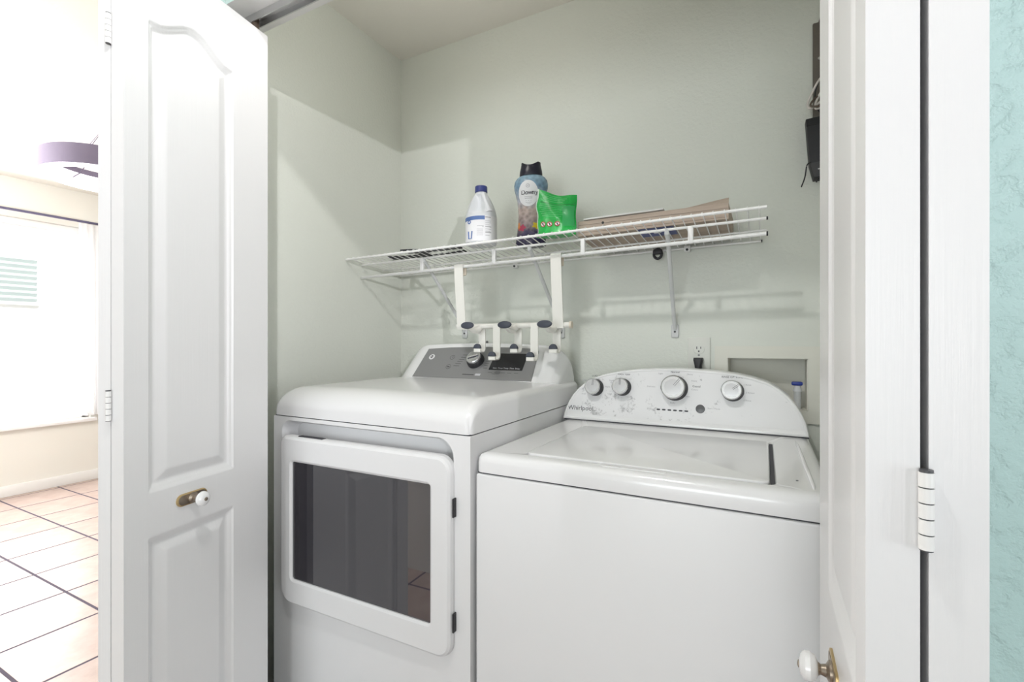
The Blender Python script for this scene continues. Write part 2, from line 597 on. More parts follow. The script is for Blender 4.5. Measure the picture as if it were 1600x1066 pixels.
# neighbouring house seen through the glass
nb = thing('neighbor_house', (-7.6, 2.0, 0), 'pale sunlit stucco house wall outside the window', 'house')
B().box((-7.8, -3, -0.1), (-7.6, 7, 4.0)).done('wall', M['stucco'], nb, smooth=0)
sh = B().box((-7.6, 1.55, 1.60), (-7.57, 2.42, 2.17), 0.004).done('louver_frame', M['stucco'], nb)
for k in range(8):
    mt = Matrix.Translation((-7.56, 1.985, 1.66 + k * 0.064)) @ Matrix.Rotation(math.radians(35), 4, 'Y')
    B().box((-0.005, -0.40, -0.026), (0.005, 0.40, 0.026), 0.002, 1, mt).done('louver', M['shutter'], sh)
# ring lamp
L0 = Vector((-3.12, 1.28, 0))
lp = thing('ring_pendant_lamp', (L0.x, L0.y, 2.04), 'dark flat ring pendant lamp with glowing white underside hanging from ceiling', 'lamp')
ro, ri = 0.285, 0.235
def open_lathe(prof, name, mm):
    b = B()
    b.grid(lambda u, v: (L0.x + float(np.interp(v * (len(prof) - 1), range(len(prof)), [p[0] for p in prof])) * math.cos(2 * PI * u),
                         L0.y + float(np.interp(v * (len(prof) - 1), range(len(prof)), [p[0] for p in prof])) * math.sin(2 * PI * u),
                         float(np.interp(v * (len(prof) - 1), range(len(prof)), [p[1] for p in prof]))), 72, len(prof) - 1)
    bmesh.ops.remove_doubles(b.bm, verts=b.bm.verts, dist=1e-5)
    bmesh.ops.recalc_face_normals(b.bm, faces=b.bm.faces)
    return b.done(name, mm, lp)


open_lathe([(ro - 0.004, 2.046), (ro, 2.046), (ro, 2.142), (ri, 2.142), (ri, 2.112), (ri + 0.006, 2.112)], 'ring_band', M['lamp_bronze'])
open_lathe([(ro - 0.004, 2.048), (ro - 0.006, 2.040), (ri + 0.002, 2.040), (ri - 0.001, 2.046), (ri - 0.001, 2.1115), (ri + 0.004, 2.1115)], 'light_diffuser', M['lamp_light'])
B().cyl((L0.x, L0.y, 2.375), (L0.x, L0.y, 2.438), 0.045, seg=32).done('canopy', M['lamp_bronze'], lp)
for k in range(3):
    a = math.radians(80 + 120 * k)
    e = (L0.x + 0.26 * math.cos(a), L0.y + 0.26 * math.sin(a), 2.13)
    B().tube([(L0.x, L0.y, 2.376), e], 0.0018, 6).done('suspension_cable', M['lamp_bronze'], lp)
a = math.radians(200)
B().tube([(L0.x + 0.235 * math.cos(a), L0.y + 0.235 * math.sin(a), 2.08), (L0.x + 0.19 * math.cos(a), L0.y + 0.19 * math.sin(a), 2.10),
          (L0.x + 0.10 * math.cos(a), L0.y + 0.10 * math.sin(a), 2.2), (L0.x, L0.y, 2.376)], 0.003, 6).done('power_cord', M['lamp_bronze'], lp)

# door track under the header
tk = thing('trim_1', (-0.55, 0.807, HB), kind='structure')
b = B()
b.box((-1.28, 0.793, HB - 0.019), (0.18, 0.796, HB - 0.0005))
b.box((-1.28, 0.818, HB - 0.019), (0.18, 0.821, HB - 0.0005))
b.box((-1.28, 0.796, HB - 0.004), (0.18, 0.818, HB - 0.0005))
b.done('track_channel', M['alum'], tk, smooth=0)

# ------------------------------------------------------------------ bifold doors
LW, LH, LZ0 = 0.361, 1.985, 0.015
UP0, UP1, SH_ = 0.874, 1.845, 0.040          # upper panel bottom, shoulder, arch rise
PN, PF = 0.048, 0.253                        # panel from near margin to far margin


def arch(s):
    q = abs((s - (PN + PF) / 2) / ((PF - PN) / 2))
    return UP1 + SH_ * (0.5 + 0.5 * math.cos(PI * min(q / 0.92, 1)))


def panel_outlines():
    n = 28
    up = [(PN, UP0), (PF, UP0)] + [(PF - (PF - PN) * k / n, arch(PF - (PF - PN) * k / n)) for k in range(n + 1)]
    lo = [(PN, 0.22), (PF, 0.22), (PF, 0.778), (PN, 0.778)]
    return up, lo


def sdf(P, poly):
    A = np.array(poly)
    Bq = np.roll(A, -1, axis=0)
    d = np.full(len(P), 1e9)
    inside = np.zeros(len(P), bool)
    for a, c in zip(A, Bq):
        e = c - a
        w_ = P - a
        t = np.clip((w_ @ e) / (e @ e + 1e-12), 0, 1)
        d = np.minimum(d, np.hypot(*(w_ - t[:, None] * e).T))
        cond = ((a[1] <= P[:, 1]) != (c[1] <= P[:, 1]))
        with np.errstate(divide='ignore', invalid='ignore'):
            xi = a[0] + (P[:, 1] - a[1]) / (c[1] - a[1]) * (c[0] - a[0])
        inside ^= cond & (P[:, 0] < xi)
    return np.where(inside, d, -d)


def panel_profile(d):
    xs = [-1, 0, 0.0025, 0.005, 0.008, 0.0105, 0.014, 0.018, 0.037, 0.040, 1]
    ys = [0, 0, -0.0035, -0.0042, -0.0046, -0.0078, -0.0092, -0.0092, -0.0022, -0.0016, -0.0016]
    return np.interp(d, xs, ys)


def leaf_mesh(name, side, thick, panels=True, LH=LH):
    """slab: local x 0..LW near->far, face at y=0 (side -1: face looks to -y, body behind), local z up"""
    bm = bmesh.new()
    ns, nz = (144, 560) if panels else (1, 1)
    ss = np.linspace(0, LW, ns + 1)
    zs = np.linspace(LZ0, LZ0 + LH, nz + 1)
    G = np.array([(s, z) for s in ss for z in zs])
    dep = np.zeros(len(G))
    if panels:
        d = np.full(len(G), -1.0)
        for po in panel_outlines():
            d = np.maximum(d, sdf(G, po))
        dep = panel_profile(d)
    vs = [bm.verts.new((p[0], (-dep[i]) * (-side) , p[1])) for i, p in enumerate(G)]
    N = nz + 1
    for i in range(ns):
        for j in range(nz):
            f = (vs[i * N + j], vs[(i + 1) * N + j], vs[(i + 1) * N + j + 1], vs[i * N + j + 1])
            bm.faces.new(f if side < 0 else f[::-1])
    yb = thick * (-side)
    bk = [bm.verts.new(c) for c in ((0, yb, LZ0), (LW, yb, LZ0), (LW, yb, LZ0 + LH), (0, yb, LZ0 + LH))]
    fc = [bm.verts.new(c) for c in ((0, 0, LZ0), (LW, 0, LZ0), (LW, 0, LZ0 + LH), (0, 0, LZ0 + LH))]
    for q in ((0, 1), (1, 2), (2, 3), (3, 0)):
        bm.faces.new((fc[q[0]], bk[q[0]], bk[q[1]], fc[q[1]]))
    bm.faces.new(bk)
    me = bpy.data.meshes.new(name)
    bm.to_mesh(me)
    bm.free()
    me.materials.append(M['door_paint'])
    me.polygons.foreach_set('use_smooth', [True] * len(me.polygons))
    me.set_sharp_from_angle(angle=math.radians(50))
    return me


def bifold(num, far, ang1, side, ang2, label, gap, th2, knob_z, knob_s, proud, lh):
    far = Vector((far[0], far[1], 0))
    d1 = Vector((-math.sin(ang1), math.cos(ang1), 0))
    near = far - d1 * LW
    root = thing('door_%d' % num, (near.x, near.y, 0), label, 'door', kind='structure')
    R1 = Matrix.Translation((near.x, near.y, 0)) @ Matrix.Rotation(ang1 + PI / 2, 4, 'Z')

    def put(o, mw, parent):
        o.parent = parent
        o.matrix_parent_inverse = parent.matrix_world.inverted()
        o.matrix_world = mw
    bpy.context.view_layer.update()
    th = 0.034
    l1 = bpy.data.objects.new('door_leaf', leaf_mesh('door_leaf', side, th, True, lh))
    COL.objects.link(l1)
    l1.parent = root
    l1.matrix_local = Matrix.Rotation(ang1 + PI / 2, 4, 'Z')
    # second leaf, folded behind the first
    l2 = bpy.data.objects.new('door_leaf', leaf_mesh('door_leaf', side, th2, False, lh))
    COL.objects.link(l2)
    l2.parent = root
    yo = (th + gap) * (-side)
    off = Matrix.Rotation(ang1 + PI / 2, 4, 'Z') @ Vector((0, yo, 0))
    l2.matrix_local = Matrix.Translation(off) @ Matrix.Rotation(ang2 + PI / 2, 4, 'Z')
    # hinges on the fold
    for z in (0.32, 1.057, 1.80):
        hb = B()
        hy = (th + gap / 2) * (-side)
        for k in range(5):
            hb.cyl((-0.005, hy, z - 0.029 + k * 0.0118), (-0.005, hy, z - 0.029 + k * 0.0118 + 0.0108), 0.0050, seg=14)
        h = hb.done('hinge', M['trim_paint'], None)
        h.parent = root
        h.location = (0, 0, 0)
        h.matrix_local = Matrix.Rotation(ang1 + PI / 2, 4, 'Z')
        hp_ = B().cyl((-0.005, hy, z - 0.030), (-0.005, hy, z + 0.031), 0.0044, seg=12).done('hinge_pin', M['dark_grey'], None)
        hp_.parent = h
    # knob and back plate on the first leaf
    fy = side * 1.0
    mk = frame((knob_s, 0, knob_z), (1, 0, 0), (0, 0, 1), (0, side, 0)) if side < 0 else \
        frame((knob_s, 0, knob_z), (-1, 0, 0), (0, 0, 1), (0, 1, 0))
    n = 10
    obl = rrect(-0.037, -0.0135, 0.037, 0.0135, 0.0133, n)
    pl = B().prism(obl, 0.003, mk, 0.0015).done('knob_plate', M['brass'], None)
    pl.parent = l1
    b_ = B()
    inn = rrect(-0.033, -0.0105, 0.033, 0.0105, 0.0103, n)
    q = B().prism(inn, 0.0006, mk @ Matrix.Translation((0, 0, 0.003)), 0.0).done('plate_inlay', M['old_brass'], None)
    q.parent = l1
    q = B().lathe([(0.012, 0.003), (0.012, 0.006), (0.007, 0.009), (0.0055, proud - 0.010), (0.008, proud - 0.006)], mk, 24).done('knob_stem', M['old_brass'], None)
    q.parent = l1
    prof = [(0.008, proud - 0.007), (0.0135, proud - 0.004), (0.0162, proud + 0.001), (0.0155, proud + 0.006),
            (0.0115, proud + 0.010), (0.0055, proud + 0.0118), (0.001, proud + 0.012)]
    q = B().lathe(prof, mk, 28).done('knob', M['porcelain'], None)
    q.parent = l1
    q = B().lathe([(0.0042, proud + 0.0112), (0.0042, proud + 0.0126), (0.002, proud + 0.0135)], mk, 16).done('knob_screw', M['old_brass'], None)
    q.parent = l1
    # top guide pin and roller
    e = Matrix.Rotation(ang1 + PI / 2, 4, 'Z') @ Vector((LW - 0.024, 0.017 * (-side), 0))
    p = B().cyl((e.x, e.y, lh + 0.01), (e.x, e.y, 2.032), 0.004, seg=12)
    p.cyl((e.x, e.y, lh + 0.0155), (e.x, e.y, 2.034), 0.0095, seg=18)
    p = p.done('guide_roller', M['cable_brown'], None)
    p.parent = root
    return root


bifold(1, (-1.177, 0.831), math.radians(10.7), -1, math.radians(18.5),
       'white folded bifold door with arched panel and white knob, left of the dryer', 0.002, 0.029, 0.835, 0.143, 0.030, 1.985)
bifold(2, (0.071, 0.832), 0.0, 1, math.radians(-2.0),
       'white folded bifold door seen edge on, right of the washer', 0.0052, 0.034, 0.805, 0.187, 0.024, 2.014)

# ------------------------------------------------------------------ dryer
DX0, DX1, DY0, DY1 = -1.279, -0.594, 0.923, 1.625
dr = thing('clothes_dryer', ((DX0 + DX1) / 2, 1.27, 0), 'white front loading dryer with smoked glass door and grey control panel', 'dryer')
SEAM = 0.967
mF = FRONT(DY0)
outer = rrect(DX0, 0.02, DX1, SEAM, [0.004, 0.004, 0.004, 0.004], 8)
RX0, RX1, RZ0, RZ1 = -1.243, -0.640, 0.445, 0.957
inner = rrect(RX0, RZ0, RX1, RZ1, [0.046, 0.035, 0.05, 0.05], 8)
# cabinet shell
b = B()
b.ring(outer, inner, 0.002, FRONT(DY0 + 0.002))
t = bmesh.new()
inner2 = rrect(RX0 + 0.012, RZ0 + 0.012, RX1 - 0.012, RZ1 - 0.014, [0.034, 0.026, 0.04, 0.04], 8)
mid = rrect(RX0 + 0.004, RZ0 + 0.004, RX1 - 0.004, RZ1 - 0.004, [0.042, 0.033, 0.046, 0.046], 8)
loops = [(inner, 0.0), (mid, 0.010), (inner2, 0.045)]
vl = [[t.verts.new((x, DY0 + d, z)) for x, z in lp] for lp, d in loops]
n = len(inner)
for q in range(2):
    for i in range(n):
        j = (i + 1) % n
        t.faces.new((vl[q][i], vl[q][j], vl[q + 1][j], vl[q + 1][i]))
t.faces.new(vl[2])
bmesh.ops.recalc_face_normals(t, faces=t.faces)
b._merge(t)
# sides, back, bottom (rounded vertical front edges)
b.box((DX0, DY0 + 0.002, 0.02), (DX0 + 0.004, DY1, SEAM))
b.box((DX1 - 0.004, DY0 + 0.002, 0.02), (DX1, DY1, SEAM))
b.box((DX0, DY1 - 0.004, 0.02), (DX1, DY1, SEAM))
b.box((DX0, DY0 + 0.05, 0.02), (DX1, DY1, 0.03))
b.box((DX0 + 0.004, DY0 + 0.05, SEAM - 0.006), (DX1 - 0.004, DY1, SEAM - 0.001))
b.done('cabinet', M['enamel_soft'], dr, smooth=40)
for x in (DX0 + 0.05, DX1 - 0.05):
    for y in (DY0 + 0.06, DY1 - 0.06):
        B().cyl((x, y, 0.0), (x, y, 0.021), 0.018).done('foot', M['dark_grey'], dr)
B().box((DX0 + 0.003, DY0 + 0.004, SEAM - 0.0005), (DX1 - 0.003, DY1, SEAM + 0.003)).done('lid_gasket', M['seam_dark'], dr, smooth=0)


# domed top
def lidz(x, y):
    dx = min(x - DX0, DX1 - x)
    dy = y - DY0
    q = max(0.0, 1 - dx / 0.026)
    p = max(0.0, 1 - dy / 0.095)
    crown = 0.006 * (1 - ((x - (DX0 + DX1) / 2) / 0.345) ** 2)
    side = 0.020 * (1 - math.sqrt(max(0.0, 1 - q * q)))
    front = 0.058 * (1 - (max(0.0, 1 - p ** 2.1)) ** 0.5)
    return SEAM + 0.078 + crown - side - front


def lidpt(u, v):
    x = DX0 + (DX1 - DX0) * (0.5 - 0.5 * math.copysign(abs(math.cos(PI * u)) ** 0.75, math.cos(PI * u)))
    y = DY0 + (DY1 - DY0) * (1 - math.cos(PI / 2 * v))
    # round the plan corners at the front
    z = lidz(x, y)
    rc = 0.016
    for cx, sg in ((DX0 + rc, -1), (DX1 - rc, 1)):
        if (x - cx) * sg > 0 and y < DY0 + rc:
            vx, vy = (x - cx), (y - (DY0 + rc))
            m_ = max(abs(vx), abs(vy))
            l_ = math.hypot(vx, vy)
            if l_ > 1e-9:
                k = m_ / l_
                x, y = cx + vx * k, DY0 + rc + vy * k
    return Vector((x, y, z))


NU, NV = 64, 56
b = B()
b.grid(lidpt, NU, NV)
b.bm.verts.ensure_lookup_table()
V = b.bm.verts
idx = lambda i, j: i * (NV + 1) + j
loop = [idx(0, j) for j in range(NV, -1, -1)] + [idx(i, 0) for i in range(1, NU + 1)] + [idx(NU, j) for j in range(1, NV + 1)] + [idx(i, NV) for i in range(NU - 1, 0, -1)]
top_ = [V[k] for k in loop]
low = [V.new((q.co.x, q.co.y, SEAM + 0.0025)) for q in top_]
for i in range(len(loop)):
    j = (i + 1) % len(loop)
    b.bm.faces.new((top_[i], low[i], low[j], top_[j]))
bmesh.ops.recalc_face_normals(b.bm, faces=b.bm.faces)
b.done('top_cover', M['enamel'], dr, smooth=50)

# console, bowed in plan
CX = -0.9365
PB = Vector((0, 1.436, 1.047))             # foot of the fascia plane
ds = Vector((0, 0.105, 0.118)).normalized()
dn = Vector((0, -ds.z, ds.y))


def csec(x):
    a = abs(x - CX)
    e = min(1.0, max(0.0, (a - 0.250) / 0.083))
    k = 1 - math.sqrt(max(0.0, 1 - e ** 2))
    yb = PB.y + 0.055 * k
    L_ = 0.166 - 0.016 * (a / 0.333) ** 2 - 0.075 * k
    q0 = Vector((0, yb, PB.z))
    q1 = q0 + ds * L_
    q1.y += 0.025 * k
    return [(yb - 0.004, 1.03), (yb - 0.003, PB.z - 0.006), (q0.y, q0.z), (q1.y, q1.z), (q1.y + 0.006, q1.z + 0.005), (q1.y + 0.016, q1.z + 0.006),
            (1.60, q1.z - 0.012), (1.62, q1.z - 0.05), (1.62, 0.99), (min(1.6, yb + 0.05), 0.99)]


b = B()
xs = [CX - 0.333 * math.sin(PI / 2 * (1 - 2 * k / 40)) for k in range(41)]
rows = [[b.bm.verts.new((x, y, z)) for y, z in csec(x)] for x in xs]
m_ = len(rows[0])
for i in range(len(rows) - 1):
    for k in range(m_):
        b.bm.faces.new((rows[i][k], rows[i + 1][k], rows[i + 1][(k + 1) % m_], rows[i][(k + 1) % m_]))
b.bm.faces.new(rows[0][::-1])
b.bm.faces.new(rows[-1])
bmesh.ops.recalc_face_normals(b.bm, faces=b.bm.faces)
con = b.done('control_console', M['enamel'], dr, smooth=42)
# grey fascia: local x along world x, local y up the slope, local z out
MP = frame((CX, PB.y + dn.y * 0.0002, PB.z + dn.z * 0.0002), (1, 0, 0), ds, dn)
pts = []
Lx, Rx, Ht = -0.250, 0.252, 0.146
pts = [(Lx, 0.004), (Rx - 0.002, 0.004)]
for k in range(7):
    a = math.radians(0 + 90 * k / 6)
    pts.append((Rx - 0.012 - 0.018 + 0.018 * math.cos(a), Ht - 0.018 + 0.018 * math.sin(a)))
pts += [(Rx - 0.11, Ht + 0.005), (0, Ht + 0.008), (Lx + 0.11, Ht + 0.004), (Lx - 0.002 + 0.010, Ht - 0.004)]
pan = B().prism(pts, 0.0022, MP, 0.0008, 1).done('control_panel', M['grey_panel'], con)
Z0 = 0.0024
# badge: a round emblem with a script curl
def TM(x, y, z=Z0):
    return MP @ Matrix.Translation((x, y, z))
bx_, by_ = -0.205, 0.100
b = B()
b.ring([(0.0125 * math.cos(2 * PI * k / 28), 0.0125 * math.sin(2 * PI * k / 28)) for k in range(28)],
       [(0.0098 * math.cos(2 * PI * k / 28), 0.0098 * math.sin(2 * PI * k / 28)) for k in range(28)], 0.0008, TM(bx_, by_))
b.done('badge_ring', M['plastic_white'], con)
B().prism([(0.0096 * math.cos(2 * PI * k / 28), 0.0096 * math.sin(2 * PI * k / 28)) for k in range(28)], 0.0005, TM(bx_, by_)).done('badge_disc', M['label_white'], con)
curl = []
for k in range(26):
    a = 0.5 + k / 25 * 2 * PI * 1.15
    rr = 0.0065 - 0.0028 * k / 25
    curl.append(TM(bx_, by_, Z0 + 0.0007) @ Vector((rr * 0.75 * math.cos(a), rr * math.sin(a), 0)))
B().tube(curl, 0.0017, 6).done('badge_script', M['ink'], con)
# dial
dxx, dyy = 0.003, 0.083
B().lathe([(0.033, 0), (0.0325, 0.012), (0.029, 0.019), (0.028, 0.020)], TM(dxx, dyy, 0.002), 36).done('dial_skirt', M['black_plastic'], con)
B().lathe([(0.0275, 0.019), (0.0275, 0.027), (0.0255, 0.029), (0.001, 0.029)], TM(dxx, dyy, 0.002), 36).done('dial', M['chrome'], con)
a = math.radians(20)
B().box((-0.021, -0.0035, 0.0), (0.021, 0.0035, 0.007), 0.002, 2, TM(dxx, dyy, 0.030) @ Matrix.Rotation(a, 4, 'Z')).done('dial_grip', M['chrome'], con)
B().box((-0.020, -0.0062, 0.0), (0.020, -0.0040, 0.0012), 0, 1, TM(dxx, dyy, 0.0311) @ Matrix.Rotation(a, 4, 'Z')).done('dial_pointer', M['ink'], con)
# display window
disp = B().prism(rrect(0.070, 0.046, 0.203, 0.122, 0.002, 2), 0.0008, TM(0, 0, 0.0022)).done('display_window', M['black_gloss'], con)
b = B()
for k, wd in enumerate(('Sens', 'Timer', 'Temp', 'Time', 'Delay')):
    b.text(wd, 0.0085, TM(0.093 + k * 0.0225, 0.054, 0.0032), 0.0001)
b.done('display_legend', M['white_ink'], con, smooth=0)
# legends round the dial
def legend(b):
    b.done('panel_legend', M['dark_grey'], con, smooth=0)
for k in range(6):
    yy = 0.112 - 0.0105 * k
    legend(B().box((-0.066 - 0.004 * k, yy - 0.0009, 0), (-0.046 - 0.003 * k, yy + 0.0009, 0.0003), mtx=TM(0, 0)))
    if k < 4:
        legend(B().box((0.046, yy - 0.028, 0), (0.062 - 0.001 * (k % 3), yy - 0.0264, 0.0003), mtx=TM(0, 0)))
circ = lambda r, xx, yy: [(r * math.cos(2 * PI * k / 24) + xx, r * math.sin(2 * PI * k / 24) + yy) for k in range(24)]
for xx, yy in ((-0.109, 0.100), (-0.107, 0.055)):
    B().ring(circ(0.0105, xx, yy), circ(0.0094, xx, yy), 0.0003, TM(0, 0)).done('touch_ring', M['dark_grey'], con, smooth=0)
legend(B().tube([TM(-0.109, 0.100) @ Vector(q) for q in ((-0.003, 0.004, 0), (0, -0.001, 0), (0.004, 0.003, 0))], 0.0005, 5))
legend(B().box((-0.112, 0.053, 0), (-0.102, 0.057, 0.0003), mtx=TM(0, 0)))
legend(B().box((-0.030, 0.020, 0), (0.018, 0.0235, 0.0003), mtx=TM(0, 0)))
for k in range(5):
    legend(B().box((0.072 + k * 0.026, 0.0335, 0), (0.088 + k * 0.026, 0.0348, 0.0003), mtx=TM(0, 0)))
B().prism(rrect(0.100, 0.030, 0.122, 0.040, 0.005, 4), 0.001, TM(0, 0, 0.0022)).done('start_button', M['mid_grey'], con)
B().box((0.024, 0.018, 0), (0.045, 0.027, 0.0004), mtx=TM(0, 0)).done('rating_sticker', M['white_ink'], con, smooth=0)

# door with smoked window: sits a little proud of the front
DF = 0.905
dX0, dX1, dZ0, dZ1 = -1.221, -0.637, 0.447, 0.918
mD = FRONT(DF + 0.028)
o_l = rrect(dX0, dZ0, dX1, dZ1, [0.04, 0.022, 0.045, 0.04], 8)
i_l = rrect(-1.172, 0.519, -0.696, 0.848, [0.006] * 4, 8)
t = bmesh.new()
def inset(x0, z0, x1, z1, rr, e):
    return rrect(x0 + e, z0 + e, x1 - e, z1 - e, [max(0.002, q - e) for q in rr], 8)
RR = [0.04, 0.022, 0.045, 0.04]
prof = [(inset(dX0, dZ0, dX1, dZ1, RR, 0.004), 0.0), (o_l, 0.004), (o_l, 0.017), (inset(dX0, dZ0, dX1, dZ1, RR, 0.003), 0.024),
        (inset(dX0, dZ0, dX1, dZ1, RR, 0.009), 0.028), (inset(-1.172, 0.519, -0.696, 0.848, [0.01] * 4, -0.006), 0.0285),
        (i_l, 0.0245), (i_l, 0.014)]
vl = [[t.verts.new((x, z, d)) for x, z in lp] for lp, d in prof]
n = len(o_l)
for q in range(len(vl) - 1):
    for i in range(n):
        j = (i + 1) % n
        t.faces.new((vl[q][i], vl[q][j], vl[q + 1][j], vl[q + 1][i]))
t.faces.new(vl[0][::-1])
bmesh.ops.recalc_face_normals(t, faces=t.faces)
b = B()
b._merge(t, FRONT(DF + 0.0285))
dd = b.done('dryer_door', M['enamel_soft'], dr, smooth=22)
B().prism(i_l, 0.005, FRONT(DF + 0.0125)).done('door_glass', M['smoked_glass'], dd, smooth=0)
B().box((-1.155, DF + 0.010, dZ1 - 0.004), (-1.06, DF + 0.024, dZ1 + 0.0015), 0.001, 1).done('door_latch_notch', M['seam_dark'], dd, smooth=0)
for z in (0.80, 0.535):
    B().box((dX1 + 0.0005, DF + 0.006, z - 0.022), (dX1 + 0.0045, DF + 0.05, z + 0.022), 0.001, 1).done('door_hinge', M['black_plastic'], dd, smooth=0)

# the door stands a touch ajar, hinged on the right
dd.matrix_local = Matrix.Translation(Vector((dX1, DF + 0.028, 0)) - ORG[dr.name]) @ Matrix.Rotation(math.radians(0.8), 4, 'Z') @ Matrix.Translation(ORG[dr.name] - Vector((dX1, DF + 0.028, 0)))

# ------------------------------------------------------------------ washer
WX0, WX1, WY0, WY1 = -0.587, 0.106, 0.934, 1.600
wa = thing('washing_machine', ((WX0 + WX1) / 2, 1.27, 0), 'white top loading washer with four round dials on a curved backsplash', 'washer')
B().box((WX0, WY0, 0.02), (WX1, WY1, 0.8825), 0.006, 3).done('cabinet', M['enamel_soft'], wa)
for x in (WX0 + 0.05, WX1 - 0.05):
    for y in (WY0 + 0.05, WY1 - 0.05):
        B().cyl((x, y, 0), (x, y, 0.021), 0.018).done('foot', M['dark_grey'], wa)
B().box((WX0 + 0.004, WY0 + 0.005, 0.8815), (WX1 - 0.004, WY1, 0.8865)).done('top_gasket', M['seam_dark'], wa, smooth=0)
# top deck with a shallow well for the lid
TZ = 0.929
lx0, lx1, ly0, ly1 = -0.478, 0.0075, 0.975, 1.372
oL = lambda e, z: [(x, y) for x, y in rrect(WX0 + e, WY0 + e, WX1 - e, WY1, [0.003, 0.003, max(0.004, 0.018 - e), max(0.004, 0.018 - e)], 6)]
wl = lambda e: rrect(lx0 - 0.004 - e, ly0 - 0.004 - e, lx1 + 0.009 + e, ly1 + 0.004 + e, 0.016, 6)
t = bmesh.new()
prof = [(oL(0, 0), 0.886), (oL(0, 0), 0.908), (oL(0.002, 0), 0.918), (oL(0.007, 0), 0.9245), (oL(0.014, 0), 0.9275), (oL(0.022, 0), TZ),
        (wl(0.002), TZ), (wl(0), TZ - 0.002), (wl(-0.001), TZ - 0.008)]
vl = [[t.verts.new((x, y, z)) for x, y in lp] for lp, z in prof]
n = len(vl[0])
for q in range(len(vl) - 1):
    for i in range(n):
        j = (i + 1) % n
        t.faces.new((vl[q][i], vl[q][j], vl[q + 1][j], vl[q + 1][i]))
t.faces.new(vl[-1])
t.faces.new(vl[0][::-1])
bmesh.ops.recalc_face_normals(t, faces=t.faces)
b = B()
b._merge(t)
dk = b.done('top_deck', M['enamel'], wa, smooth=40)
B().prism(rrect(lx0, ly0, lx1, ly1, 0.014, 6), 0.0105, Matrix.Translation((0, 0, TZ - 0.0075)), 0.003, 3).done('lid', M['enamel'], wa)
B().box((lx1 + 0.0012, ly0 + 0.004, TZ - 0.0078), (lx1 + 0.0085, ly1 - 0.008, TZ - 0.002)).done('lid_slot', M['seam_dark'], wa, smooth=0)
B().prism(rrect(-0.30, 0.955, -0.17, 0.969, 0.006, 4), 0.0012, Matrix.Translation((0, 0, TZ - 0.0002)), 0.0005, 1).done('lid_grip', M['enamel_soft'], wa)
b = B()
b.tube([(0.068, 1.43, TZ), (0.070, 1.36, TZ + 0.0015), (0.073, 1.10, TZ + 0.0025), (0.075, 0.99, TZ + 0.0015), (0.075, 0.965, TZ - 0.002)], [0.001, 0.0035, 0.004, 0.0035, 0.001], 8)
b.done('deck_rib', M['enamel'], wa)
B().cyl((0.052, 1.02, TZ - 0.001), (0.052, 1.02, TZ + 0.0012), 0.0022, seg=10).done('deck_mark', M['mid_grey'], wa)

# backsplash
al = math.radians(12)
up = Vector((0, math.sin(al), math.cos(al)))
nn = Vector((0, -math.cos(al), math.sin(al)))
BO = Vector((-0.242, 1.474, 0.931))
MW = frame(BO, (1, 0, 0), up, nn)
HX = 0.345
outl = [(-0.345, 0.001), (-0.343, 0.012), (-0.338, 0.035), (-0.329, 0.058), (-0.316, 0.081), (-0.299, 0.102), (-0.276, 0.122), (-0.247, 0.139),
        (-0.210, 0.152), (-0.165, 0.162), (-0.11, 0.169), (-0.05, 0.173), (0.0, 0.174), (0.05, 0.1735), (0.11, 0.170), (0.165, 0.164), (0.210, 0.155),
        (0.247, 0.143), (0.276, 0.126), (0.299, 0.105), (0.316, 0.083), (0.329, 0.060), (0.338, 0.037), (0.343, 0.014), (0.345, 0.001)]
def scale_poly(po, e):
    r = []
    n = len(po)
    for i in range(n):
        p0, p1, p2 = Vector(po[i - 1]), Vector(po[i]), Vector(po[(i + 1) % n])
        a_, c_ = (p1 - p0).normalized(), (p2 - p1).normalized()
        nrm = (Vector((a_.y, -a_.x)) + Vector((c_.y, -c_.x)))
        nrm = nrm / max(0.3, nrm.length ** 2 / 2)
        r.append(tuple(p1 + nrm * e))
    return r
t = bmesh.new()
loops = [(outl, -0.0), (outl, 0.0), (scale_poly(outl, 0.002), 0.003), (scale_poly(outl, 0.006), 0.0035), (scale_poly(outl, 0.0085), 0.0015)]
vl = []
for i, (lp, d) in enumerate(loops):
    if i == 0:   # rear edge: vertical plane at the back of the machine
        vl.append([t.verts.new(Vector((BO.x + x, 1.585, BO.z + y * math.cos(al)))) for x, y in lp])
    else:
        vl.append([t.verts.new(MW @ Vector((x, y, d))) for x, y in lp])
n = len(outl)
for q in range(len(vl) - 1):
    for i in range(n):
        j = (i + 1) % n
        t.faces.new((vl[q][i], vl[q][j], vl[q + 1][j], vl[q + 1][i]))
t.faces.new(vl[0][::-1])
t.faces.new(vl[-1])
bmesh.ops.recalc_face_normals(t, faces=t.faces)
b = B()
b._merge(t)
bs = b.done('backsplash', M['enamel'], wa, smooth=40)
fp = scale_poly(outl, 0.009)
o = B().prism([(x, max(y, 0.018)) for x, y in fp], 0.0006, MW @ Matrix.Translation((0, 0, 0.0014)))
